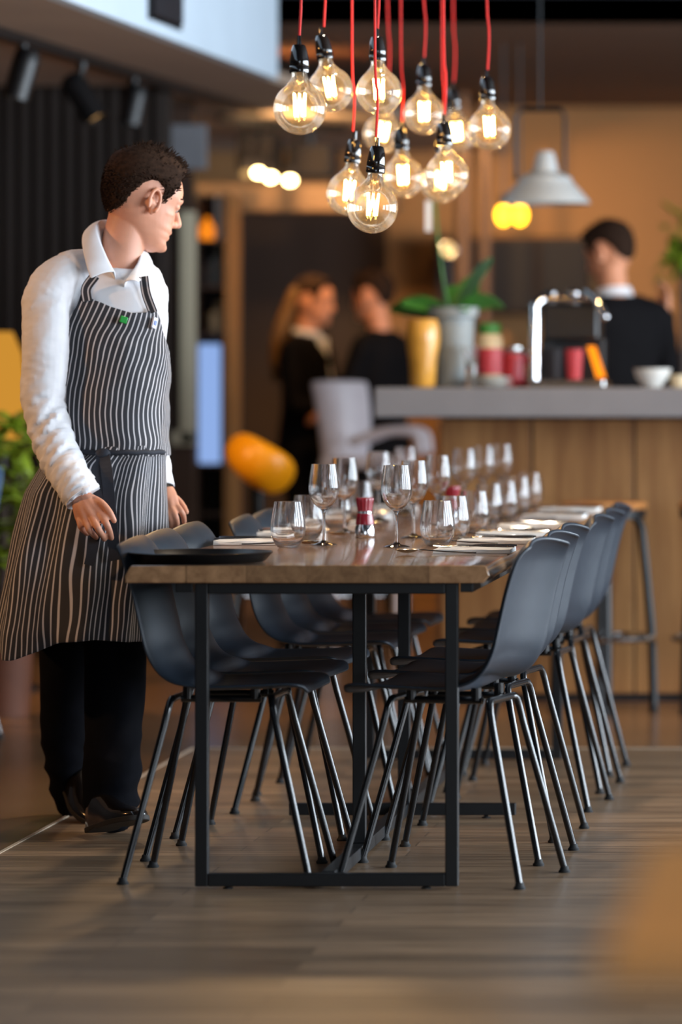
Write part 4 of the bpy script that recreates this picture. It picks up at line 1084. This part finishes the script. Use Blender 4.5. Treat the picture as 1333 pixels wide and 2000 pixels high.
def add_shoe(root, heel, d, up, name='shoe', length=.29, s=1.0):
    d = Vector(d).normalized(); up = Vector(up); up = (up - d*up.dot(d)).normalized(); w = up.cross(d)
    def q(x, y, z): return Vector(heel) + (d*x + w*y + up*z)*s
    prof = [(.0, .022, .070), (.012, .031, .082), (.05, .036, .092), (.09, .037, .085), (.13, .040, .066), (.17, .046, .052), (.21, .047, .042), (.25, .040, .034), (.28, .024, .026), (.292, .008, .020)]
    rings = []; sol = []
    for x, hw, h in prof:
        x *= length/.29
        rings.append([q(x, hw*math.copysign(abs(math.cos(a))**.8, math.cos(a)), .012 + (h - .012)*max(0, math.sin(a))**.75) for a in [math.pi*j/14 for j in range(15)]])
        ov = .003; z0 = .0 if (x < .085 or x > .12) else .006
        sol.append([q(x, -hw - ov, z0), q(x, hw + ov, z0), q(x, hw + ov, .013), q(x, -hw - ov, .013)])
    mb = MB(); mb.loft(rings); sh = mb.build(name, M['shoe_black'], root, ang=60)
    s2 = MB(); s2.loft(sol); s2.build('sole', M['sole'], sh, bevel=.002)
    return sh

# ------------------------------------------------------------------ the waiter
MY = 11.4
def Q(px, py, dy=0): return P(px, py, MY + dy)
waiter = thing('person', 'waiter in white shirt and striped apron standing beside the table, looking away over his shoulder', 'person', (Q(185, 0).x, MY, 0))
HYAW, HPIT = R(33), R(17)
HM = head_matrix(Q(276, 391, .03), (math.cos(HYAW)*math.cos(HPIT), math.sin(HYAW)*math.cos(HPIT), -math.sin(HPIT)), roll=R(0), s=1.07)
sk = MB()
add_head(sk, HM)
limb(sk, [(Q(228, 560, .01), .066), (Q(234, 510, .01), .058), (Q(243, 465, .015), .056), (Q(258, 420, .03), .060)], 48)
# trunk and limbs under the clothes
limb(sk, [(Q(205, 600, .02), .11), (Q(215, 720, .02), .105), (Q(220, 850, .02), .10), (Q(200, 960, .03), .11)], 20)
armR = [(105, 550, -.06), (92, 660, -.11), (87, 775, -.12), (118, 890, -.17), (160, 966, -.22)]
limb(sk, [(Q(*armR[0]), .055), (Q(*armR[1]), .045), (Q(*armR[2]), .04), (Q(*armR[3]), .036), (Q(*armR[4]), .027)])
armL = [(286, 560, .08), (284, 690, .13), (278, 770, .15), (297, 870, .12), (318, 950, .07)]
limb(sk, [(Q(*armL[0]), .036), (Q(*armL[1]), .036), (Q(*armL[2]), .036), (Q(*armL[3]), .034), (Q(*armL[4]), .024)])
legB = [(215, 1000, .02), (226, 1300, -.06), (220, 1580, -.16)]; legA = [(155, 1000, .05), (130, 1310, .14), (140, 1570, .30)]
for lg in (legB, legA): limb(sk, [(Q(*lg[0]), .085), (Q(*lg[1]), .045), (Q(*lg[2]), .032)])
def fingers(chains, knr=.0125):
    for ch, r in chains:
        limb(sk, [(Q(*p), r*(1.08 - .1*k)) for k, p in enumerate(ch)], 10, 3)
# near hand: palm fans from the wrist to the knuckles, four fingers and a thumb
wr = (159, 966, -.22)
for kn in ((194, 1000, -.262), (181, 1009, -.268), (167, 1014, -.264), (154, 1011, -.25)):
    limb(sk, [(Q(*wr), .024), (Q((wr[0]+kn[0])/2 - 2, (wr[1]+kn[1])/2 - 1, (wr[2]+kn[2])/2 - .006), .0185), (Q(*kn), .0112)], 12, 3)
fingers([([(194, 1000, -.262), (207, 1021, -.280), (214, 1037, -.268), (218, 1051, -.250)], .0096),
         ([(181, 1009, -.268), (191, 1031, -.292), (199, 1044, -.276), (204, 1053, -.254)], .0097),
         ([(167, 1014, -.264), (174, 1034, -.286), (182, 1044, -.266), (188, 1050, -.244)], .0093),
         ([(154, 1011, -.25), (158, 1029, -.268), (165, 1038, -.250), (171, 1043, -.232)], .0084),
         ([(174, 970, -.232), (198, 982, -.262), (214, 1000, -.270), (223, 1017, -.264)], .0100)])
# far hand, closed loosely behind the chair backs
DH = .09
wr = (319, 950, -.02 + DH)
for kn in ((343, 985, -.05 + DH), (335, 990, -.06 + DH), (327, 992, -.06 + DH), (320, 991, -.05 + DH)):
    limb(sk, [(Q(*wr), .023), (Q((wr[0]+kn[0])/2 + 2, (wr[1]+kn[1])/2, (wr[2]+kn[2])/2 - .004), .018), (Q(*kn), .0108)], 12, 3)
def sh_(ch): return [(a, b, d + DH) for a, b, d in ch]
fingers([(sh_([(343, 985, -.05), (353, 997, -.060), (359, 1009, -.050), (360, 1020, -.035)]), .0088),
         (sh_([(334, 990, -.06), (342, 1006, -.075), (346, 1020, -.065), (345, 1033, -.050)]), .0090),
         (sh_([(326, 992, -.06), (331, 1009, -.075), (334, 1022, -.065), (333, 1034, -.050)]), .0086),
         (sh_([(319, 991, -.05), (322, 1007, -.06), (324, 1018, -.05), (324, 1028, -.035)]), .0078),
         (sh_([(326, 962, .0), (347, 976, .01), (358, 989, .005), (364, 1000, -.005)]), .0100)])
body = finish('body', remeshed(sk, .0030, 5, .5), M['skin'], waiter)
# eyes, eyebrow, hair
for s in (-1, 1):
    e = MB().ball(HM @ Vector((.0785, s*.0300, .1165)), .0115, 14, 10).build('eye', M['eye_white'], waiter)
    MB().ball(HM @ Vector((.0866, s*.0312, .1150)), .0055, 12, 8).build('iris', M['hair_dark'], e)
    eb = MB(); limb(eb, [(HM @ Vector((.098, s*.012, .1405)), .0026), (HM @ Vector((.0925, s*.030, .1455)), .0034), (HM @ Vector((.079, s*.047, .1415)), .0022)], 8); eb.build('eyebrow', M['hair_dark'], waiter)
hb = MB(); add_hair(hb, HM, spikes=5200, top=.022, seed=4, side=.003); hb.build('hair', M['hair_dark'], waiter, ang=60)

# shirt: trunk, shoulders and sleeves in one cloth surface
TORSO = [(508, 186, 268, .05, .01), (535, 125, 300, .085, .01), (570, 98, 321, .110, .01), (620, 100, 325, .122, .01), (700, 112, 322, .128, .0), (780, 128, 318, .130, -.005), (860, 140, 314, .128, -.005), (910, 136, 318, .135, 0), (965, 118, 320, .15, .01)]
def torso_ring(py, o=0.0):
    cols = list(zip(*TORSO)); ys = cols[0]
    def g(k):
        for i in range(len(ys) - 1):
            if py <= ys[i+1] or i == len(ys) - 2:
                u = (py - ys[i])/(ys[i+1] - ys[i]); u = max(0, min(1, u)); u = u*u*(3 - 2*u)*.3 + u*.7
                return cols[k][i]*(1-u) + cols[k][i+1]*u
    l, r, b, dy = g(1), g(2), g(3), g(4)
    c = Q((l + r)/2, py, dy); a = (r - l)/2*(MY + dy)/FPX
    return c, a + o, b + o
def torso_pt(py, t, o=0.0, ex=.88):
    c, a, b = torso_ring(py, o); cc, ss = math.cos(t), math.sin(t)
    return Vector((c.x + a*math.copysign(abs(cc)**ex, cc), c.y - b*math.copysign(abs(ss)**ex, ss), c.z))
sh = MB(); sh.loft([[torso_pt(py, 2*math.pi*j/48) for j in range(48)] for py in (528, 535, 552, 570, 595, 620, 660, 700, 740, 780, 820, 860, 910, 965)])
limb(sh, [(Q(192, 530, .0), .058), (Q(165, 534, -.02), .064), (Q(118, 548, -.06), .068), (Q(92, 588, -.09), .069)], 20)
limb(sh, [(Q(256, 538, .04), .046), (Q(274, 546, .06), .053), (Q(288, 580, .09), .050)], 20)
slR = [(108, 556, -.07, .070), (93, 600, -.09, .069), (93, 660, -.11, .067), (89, 720, -.12, .064), (86, 780, -.125, .062), (97, 838, -.14, .060), (116, 890, -.17, .055), (138, 930, -.20, .050), (157, 962, -.22, .0475), (161, 969, -.222, .0470)]
slL = [(286, 566, .08, .052), (289, 600, .1, .050), (285, 690, .13, .048), (280, 765, .13, .044), (286, 830, .14, .043), (297, 880, .11, .042), (311, 935, .08, .036), (315, 950, .07, .034)]
def sleeve(mb, sl, n=24):
    c = interp([Q(a, b, d) for a, b, d, r in sl], 60); rr = [v.x for v in interp([(r, 0, 0) for *_, r in sl], 60)]
    mb.tube(c, rr, n)
sleeve(sh, slR); sleeve(sh, slL)
def axis_of(sl):
    return interp([Q(a, b, d) for a, b, d, r in sl], 80)
axR, axL = axis_of(slR), axis_of(slL)
def arm_param(c, ax):
    best = 9; bi = 0
    for i in range(0, len(ax), 2):
        d = (c - ax[i]).length_squared
        if d < best: best, bi = d, i
    return bi/(len(ax) - 1), math.sqrt(best)
def shirt_disp(c):
    uR, dR = arm_param(c, axR); uL, dL = arm_param(c, axL)
    w = 0.0
    if dR < .085 or dL < .062:
        u = uR if dR < .085 else uL
        k = .16 + .70*math.exp(-((u - .56)/.17)**2) + .3*math.exp(-((u - .85)/.1)**2)
        p = Vector((c.x*6, c.y*6, u*12 + c.x*15))
        f = noise.noise(p)
        w += k*.0100*(.5 - abs(f)*2.6) + k*.004*(.4 - 2*abs(noise.noise(Vector((c.x*14 + c.z*16, c.y*14, c.z*26 - c.x*14)))))+ .007*noise.noise(Vector((c.x*5, c.y*5, c.z*4))) + .002*noise.noise(c*22)
    else:
        w += .004*noise.noise(Vector((c.x*12, c.y*12, c.z*6))) + .003*(1 - 3*abs(noise.noise(Vector((c.x*8 + c.z*5, c.y*8, c.z*3)))))
    return w
shirt = finish('shirt', remeshed(sh, .0048, 4, .5), M['shirt'], waiter, shirt_disp)
# cuffs
for sl in (slR, slL):
    (a, b, d, r), (a2, b2, d2, r2) = sl[-1], sl[-2]
    p1, p0 = Q(a, b, d), Q(*sl[-3][:3]); dr = (p1 - p0).normalized()
    st = p1 - dr*.055; cf = MB()
    cf.tube([st, st + dr*.004, st + dr*.03, p1, p1 + dr*.006, p1 + dr*.007, p1 - dr*.002], [r*1.03, r*1.09, r*1.07, r*1.05, r*1.04, r*.97, r*.92], 28)
    cuff = cf.build('cuff', M['shirt'], shirt)
    MB().lathe([(0, 0), (.005, 0), (.005, .002), (0, .0025)], st + dr*.03 + Vector((-.3, -.95, 0)).normalized()*r*1.07, 12, (-.3, -.95, 0)).build('button', M['eye_white'], cuff)
# collar
A = [(224, 531, -.100), (207, 498, -.095), (189, 448, -.040), (202, 430, .05), (240, 438, .095), (272, 475, .060), (271, 508, -.03), (243, 552, -.105)]
B = [(177, 545, -.128), (167, 512, -.112), (160, 466, -.045), (178, 447, .09), (240, 458, .135), (291, 500, .085), (298, 532, -.005), (270, 551, -.110)]
a = interp([Q(*p) for p in A], 40); b = interp([Q(*p) for p in B], 40)
mb = MB(); g = []
for k in range(7):
    u = k/6; g.append([x.lerp(y, u) + Vector((0, -.004, .005))*math.sin(math.pi*u) for x, y in zip(a, b)])
mb.loft(g, closed=False, caps=False); mb.build('collar', M['shirt'], shirt, solid=.0035, sub=1)
a2 = [p + Vector((0, 0, -.002)) for p in a]; stand = [p.lerp(Q(236, 530, .0), .25) + Vector((0, 0, -.03)) for p in a]
mb = MB(); mb.loft([a2, stand], closed=False, caps=False); mb.build('collar_stand', M['shirt'], shirt, solid=.003)
mb = MB(); limb(mb, [(Q(226, 538, -.045), .022), (Q(238, 548, -.058), .026), (Q(250, 540, -.035), .022)], 12); mb.build('undershirt', M['shirt'], waiter)

# apron bib with stripes following the cloth
def fold(c, amp, sx=7, sz=3.5, seed=0):
    return amp*(noise.noise(Vector((c.x*sx + seed, c.y*sx, c.z*sz))) + .5*noise.noise(Vector((c.x*sx*2.2, c.y*sx*2.2 + seed, c.z*sz*2.4))))
def bib_edges(py):
    tl = lerp_tab([(570, 103), (600, 107), (650, 124), (700, 141), (760, 165), (890, 178)], py); tr = lerp_tab([(570, 40), (600, 36), (650, 25), (700, 9), (760, -8), (890, -16)], py)
    return R(tl), R(tr)
nu, nv = 60, 44; verts = []; uvs = []
for i in range(nv + 1):
    for j in range(nu + 1):
        v = i/nv; u = j/nu
        top = lerp_tab([(0, 574), (.12, 582), (.35, 600), (.6, 612), (.8, 611), (.92, 603), (1, 597)], u)
        py = top + (890 - top)*v
        tl, tr = bib_edges(py); t = tl + (tr - tl)*u
        p = torso_pt(py, t, .012); cen, _, _ = torso_ring(py)
        n = Vector((p.x - cen.x, p.y - cen.y, 0)).normalized()
        p = p + n*(fold(p, .008, 8, 6) + .004*(.5 - 2*abs(noise.noise(Vector((p.x*6, p.y*6, p.z*16 + p.x*5))))) + .005)
        verts.append(p)
# arc-length u per row, measured from the column nearest the front
uu = np.zeros((nv+1, nu+1))
for i in range(nv + 1):
    for j in range(1, nu + 1): uu[i, j] = uu[i, j-1] + (verts[i*(nu+1)+j] - verts[i*(nu+1)+j-1]).length
    uu[i] -= uu[i, nu//3]
for i in range(nv + 1):
    for j in range(nu + 1):
        p = verts[i*(nu+1)+j]
        wob = .010*noise.noise(Vector((uu[i, j]*9, p.z*9, 2.0)))*(.3 + 1.2*j/nu) + .006*noise.noise(Vector((uu[i, j]*16, p.z*16, 5.0)))*(j/nu)
        uvs.append((uu[i, j] + wob + .02, p.z))
faces = [(i*(nu+1)+j, i*(nu+1)+j+1, (i+1)*(nu+1)+j+1, (i+1)*(nu+1)+j) for i in range(nv) for j in range(nu)]
apron = MB(); apron.add(verts, faces)
bib = apron.build('apron_bib', M['stripe'], waiter, solid=.0025, sub=1, uvs=uvs)

# apron skirt wrapped round the hips
SK = [(868, 150, 318, .140, -.005), (885, 128, 321, .15, .0), (905, 92, 323, .17, .02), (960, 60, 323, .20, .02), (1050, 37, 322, .215, .01), (1150, 17, 319, .23, -.01), (1230, 5, 310, .24, -.025), (1300, 4, 304, .24, -.03)]
def skirt_pt(py, t, o=0):
    g = [lerp_tab([(r[0], r[k]) for r in SK], py) for k in range(1, 5)]
    c = Q((g[0] + g[1])/2, py, g[3]); a = (g[1] - g[0])/2*(MY + g[3])/FPX + o; b = g[2] + o
    cc, ss = math.cos(t), math.sin(t); return Vector((c.x + a*math.copysign(abs(cc)**.74, cc), c.y - b*math.copysign(abs(ss)**.74, ss), c.z))
nu, nv = 120, 50; verts = []; uvs = []
t0, t1 = R(258), R(-98)
for i in range(nv + 1):
    for j in range(nu + 1):
        v = i/nv; u = j/nu; t = t0 + (t1 - t0)*u; td = math.degrees(t)
        hem = lerp_tab([(-98, 1250), (0, 1250), (45, 1246), (75, 1240), (92, 1246), (106, 1264), (124, 1281), (140, 1280), (155, 1266), (172, 1246), (190, 1236), (258, 1232)], td)
        py = 868 + (hem - 868)*v
        p = skirt_pt(py, t); c = skirt_pt(py, t, -.1); n = (p - c); n.z = 0; n.normalize()
        w = .25 + .75*min(1, v*2)
        d = .013*w*math.sin(t*9 + 1.3*noise.noise(Vector((t*2, p.z*2, 0)))) + fold(p, .012*w, 7, 2.2, 4)
        d -= .050*math.exp(-((td - 88 - 6*v)/9)**2)*max(0, v - .45)*1.6      # the wrap's overlap falls inward in front
        verts.append(p + n*d)
        uu_ = (t0 - t)*.212
        uvs.append((uu_ + .010*noise.noise(Vector((t*3, p.z*5, 1))) + .006*noise.noise(Vector((t*8, p.z*9, 7))), p.z))
faces = [(i*(nu+1)+j, i*(nu+1)+j+1, (i+1)*(nu+1)+j+1, (i+1)*(nu+1)+j) for i in range(nv) for j in range(nu)]
ap = MB(); ap.add(verts, faces); ap.build('apron_skirt', M['stripe'], waiter, solid=.0025, sub=1, uvs=uvs)
# waist tie with two hanging ends, neck straps, pins
def ribbon(name, pts, width, mat, up=(0, -1, 0), th=.003, uvscale=None, par=None):
    pts = interp([Vector(p) for p in pts], 24); mb = MB(); rings = []; uv = []
    for i, p in enumerate(pts):
        tn = (pts[min(i+1, 23)] - pts[max(i-1, 0)]).normalized(); w = tn.cross(Vector(up)).normalized(); n = w.cross(tn)
        rings.append([p - w*width/2, p + w*width/2, p + w*width/2 + n*th, p - w*width/2 + n*th])
        uv += [(0.003, p.z), (width + .003, p.z), (width + .003, p.z), (0.003, p.z)]
    mb.loft(rings); return mb.build(name, mat, par or waiter, smooth=False, uvs=uv)
wp = [torso_pt(881 + (2 if k % 2 else 0), R(190 - 10*k), .022) for k in range(18)]
mb = MB(); mb.tube(wp, .007, 10); mb.build('waist_tie', M['navy_strap'], waiter)
def front(px, py, dy): return Q(px, py, dy)
yb = -.215
ribbon('apron_tie', [front(203, 884, -.165), front(210, 930, -.205), front(216, 1000, -.225), front(222, 1060, -.23), front(228, 1094, -.23)], .030, M['navy_strap'])
ribbon('apron_tie', [front(199, 884, -.165), front(194, 940, -.205), front(190, 1010, -.23), front(184, 1060, -.235), front(174, 1104, -.235)], .026, M['navy_strap'])
kb = MB(); kb.ball(front(201, 886, -.168), (.020, .012, .014)); kb.build('tie_knot', M['navy_strap'], waiter)
ribbon('neck_strap', [torso_pt(590, R(98), .020), torso_pt(565, R(99), .020), Q(186, 538, -.118)], .026, M['stripe'])
ribbon('neck_strap', [torso_pt(612, R(41), .020), torso_pt(575, R(48), .020), Q(281, 540, -.085)], .024, M['stripe'])
def pin(px, py, t, w, h, mat, extra=None):
    p = torso_pt(py, t, .028); c, _, _ = torso_ring(py); n = Vector((p.x - c.x, p.y - c.y, 0)).normalized(); x = Vector((0, 0, 1)).cross(n)
    Rm = Matrix((x, n, Vector((0, 0, 1)))).transposed().to_4x4()
    mm = Matrix.Translation(p) @ Rm @ Matrix.Rotation(R(18), 4, 'Y')
    o = MB().box(-w/2, w/2, -.003, .003, -h/2, h/2, mm).build('pin_badge', mat, waiter, bevel=.002)
    if extra:
        MB().box(-w*.22, w*.22, .003, .0045, -h*.2, h*.2, mm).build('badge_mark', extra, o)
    o['label'] = 'small pin on the bib'
pin(0, 626, R(72), .020, .018, pmat('pin_green', (10, 140, 50), .3, var=.03))
pin(0, 632, R(42), .017, .030, pmat('pin_pale', (196, 200, 214), .3, var=.03), pmat('pin_blue', (70, 100, 180), .4))
# trousers
tr = MB()
limb(tr, [(Q(215, 980, .03), .10), (Q(222, 1150, -.01), .092), (Q(225, 1300, -.06), .082), (Q(222, 1420, -.10), .075), (Q(220, 1520, -.15), .074), (Q(218, 1572, -.165), .070)], 22)
limb(tr, [(Q(155, 980, .05), .10), (Q(138, 1150, .09), .088), (Q(130, 1300, .13), .074), (Q(126, 1420, .21), .064), (Q(132, 1510, .27), .056), (Q(141, 1560, .30), .049)], 22)
limb(tr, [(Q(160, 970, .05), .12), (Q(215, 970, .03), .12)], 22)
def tr_disp(c):
    low = max(0, min(1, (.35 - c.z)/.3))
    return .004*noise.noise(Vector((c.x*9, c.y*9, c.z*7))) + low*.016*(.4 - abs(noise.noise(Vector((c.x*6 + c.z*4, c.y*6, c.z*15))))*1.6)
finish('trousers', remeshed(tr, .008, 4, .5), M['denim_black'], waiter, tr_disp)
fd = Vector((.53, -.85, 0)).normalized()
hp = P(187, 745 + 9917/11.19, 11.19); hp.z = .006
add_shoe(waiter, hp, fd + Vector((0, 0, .20)), (0, 0, 1), s=1.04)
add_shoe(waiter, Vector((P(133, 0, 11.73).x, 11.73, .085)), Vector((.42, -.85, -.32)), (.2, -.2, 1), s=1.02)
mb = MB(); pw, pv = Q(318, 952, .068), (Q(324, 962, .06) - Q(311, 935, .08)).normalized()
mb.tube([pw + pv*.004, pw + pv*.016], .028, 20); mb.build('wrist_band', M['black_plastic'], waiter)
# ------------------------------------------------------------------ people at the back
M['skin_warm'] = pmat('skin_warm', (216, 148, 112), .5, var=.06, scale=18)
M['hair_gold'] = pmat('hair_gold', (120, 84, 40), .6, var=.3, scale=40)
def make_figure(label, loc, yaw, h, arms, jacket, trousers, hair, look=None, longhair=None, collar=None):
    k = h/1.75; base = Vector(loc); Rz = Matrix.Rotation(R(yaw), 3, 'Z')
    def G(x, y, z): return base + Rz @ Vector((x*k, y*k, z*k))
    root = thing('person', label, 'person', loc)
    f = Rz @ Vector((1, 0, -.12)) if look is None else Vector(look)
    T = head_matrix(G(.035, 0, 1.625), f, s=1.0*k)
    sk = MB(); add_head(sk, T)
    limb(sk, [(G(-.01, 0, 1.38), .060*k), (G(0, 0, 1.46), .055*k), (G(.02, 0, 1.56), .055*k)], 14)
    limb(sk, [(G(0, 0, 1.30), .11*k), (G(.01, 0, 1.1), .10*k), (G(0, 0, .95), .11*k)], 16)
    jk = MB()
    rings = []
    for z, a, b, x in ((.84, .19, .135, 0), (.95, .185, .130, 0), (1.08, .165, .12, .01), (1.22, .185, .125, .01), (1.34, .20, .125, 0), (1.41, .17, .10, -.01), (1.455, .09, .07, -.01)):
        rings.append([G(x + b*math.copysign(abs(math.cos(t))**.85, math.cos(t)), a*math.copysign(abs(math.sin(t))**.85, math.sin(t)), z) for t in [2*math.pi*i/32 for i in range(32)]])
    jk.loft(rings)
    for s, (el, wr, hd) in zip((1, -1), arms):
        limb(jk, [(G(-.01, s*.08, 1.41), .055*k), (G(-.01, s*.18, 1.375), .062*k)], 14)
        limb(jk, [(G(-.01, s*.185, 1.37), .062*k), (G(*[(a + b)/2 for a, b in zip((-.01, s*.19, 1.37), el)]), .056*k), (G(*el), .050*k), (G(*[(a + b)/2 for a, b in zip(el, wr)]), .045*k), (G(*wr), .037*k)], 14)
        limb(sk, [(G(-.01, s*.185, 1.37), .045*k), (G(*el), .038*k), (G(*wr), .026*k)], 12)
        add_hand(sk, G(*wr), Rz @ Vector(hd), Rz @ Vector((0, s*.5, .85)), -s, k*.95, .55)
    tr = MB()
    for s, fx in ((1, .04), (-1, -.05)):
        limb(sk, [(G(0, s*.09, .92), .085*k), (G(.02, s*.10, .50), .05*k), (G(fx, s*.10, .09), .036*k)], 14)
        limb(tr, [(G(0, s*.085, .93), .105*k), (G(.015, s*.10, .70), .09*k), (G(.02, s*.10, .48), .072*k), (G(fx, s*.10, .10), .062*k)], 16)
    limb(tr, [(G(0, .06, .93), .115*k), (G(0, -.06, .93), .115*k)], 16)
    finish('body', remeshed(sk, .0055, 3, .5), M['skin_warm'], root)
    finish('jacket', remeshed(jk, .010, 5, .5), jacket, root, lambda c: .006*noise.noise(c*9))
    finish('trousers', remeshed(tr, .012, 4, .5), trousers, root, lambda c: .005*noise.noise(c*8))
    hb = MB(); add_hair(hb, T, spikes=260, top=.020, seed=len(label), side=.010)
    hair_o = hb.build('hair', hair, root, ang=60)
    if longhair:
        lb = MB()
        for s in (-1, 0, 1):
            limb(lb, [(T @ Vector((-.075, s*.05, .15)), .035), (T @ Vector((-.105, s*.055, .06)), .036), (G(-.135, s*.07, 1.42), .034), (G(-.15, s*.06, 1.24), .018)], 12)
        lm = finish('hair_length', remeshed(lb, .008, 3), longhair, hair_o)
    if collar:
        cb = MB(); cr = []
        for u in range(2):
            cr.append([G(-.005 + (.062 + .012*u)*math.cos(t) + .012*u, (.062 + .016*u)*math.sin(t), 1.475 - .035*u + .02*(1 - math.cos(t))*.5) for t in [2*math.pi*i/28 for i in range(29)]])
        cb.loft(cr, closed=False, caps=False); cb.build('collar', collar, root, solid=.004)
        sb = MB(); sb.loft([[G(.105 - .02*abs(v) - .055*(z - 1.18)/.27*(z > 1.3)*.6 + .03, v*w, z) for v in (-1, -.5, 0, .5, 1)] for z, w in ((1.16, .012), (1.25, .035), (1.35, .05), (1.44, .055))], closed=False, caps=False)
        sb.build('shirt_front', collar, root, solid=.006)
    for s, fx in ((1, .04), (-1, -.05)):
        add_shoe(root, G(fx - .075, s*.10, .002), Rz @ Vector((1, s*.15, 0)), (0, 0, 1), s=.95*k)
    return root
make_figure('woman with dark jacket and white collar talking beside the white armchair', (P(600, 0, 20.8).x, 20.8, 0), -16, 1.68,
            (((.05, .25, 1.10), (.26, .14, 1.13), (.95, -.3, .1)), ((.06, -.25, 1.10), (.27, -.15, 1.15), (.95, .3, .1))), M['suit'], M['suit'], M['hair_dark'], None, M['hair_gold'], M['shirt'])
make_figure('guest in a dark suit facing the woman with the white collar', (P(742, 0, 20.4).x, 20.4, 0), 158, 1.70,
            (((.08, .24, 1.10), (.24, .10, 1.05), (.9, -.4, 0)), ((.02, -.25, 1.10), (.20, -.16, 1.02), (.95, .2, 0))), M['suit'], M['suit'], M['hair_dark'])
make_figure('barman in a dark suit seen from behind, standing behind the bar', (P(1200, 0, 17.6).x, 17.6, 0), 118, 1.83,
            (((.08, .25, 1.12), (.24, .16, 1.02), (.9, -.2, -.3)), ((.06, -.26, 1.16), (.16, -.30, 1.38), (.1, -.1, 1))), M['suit'], M['suit'], M['hair_dark'], (-.80, .42, -.32), None, M['shirt'])
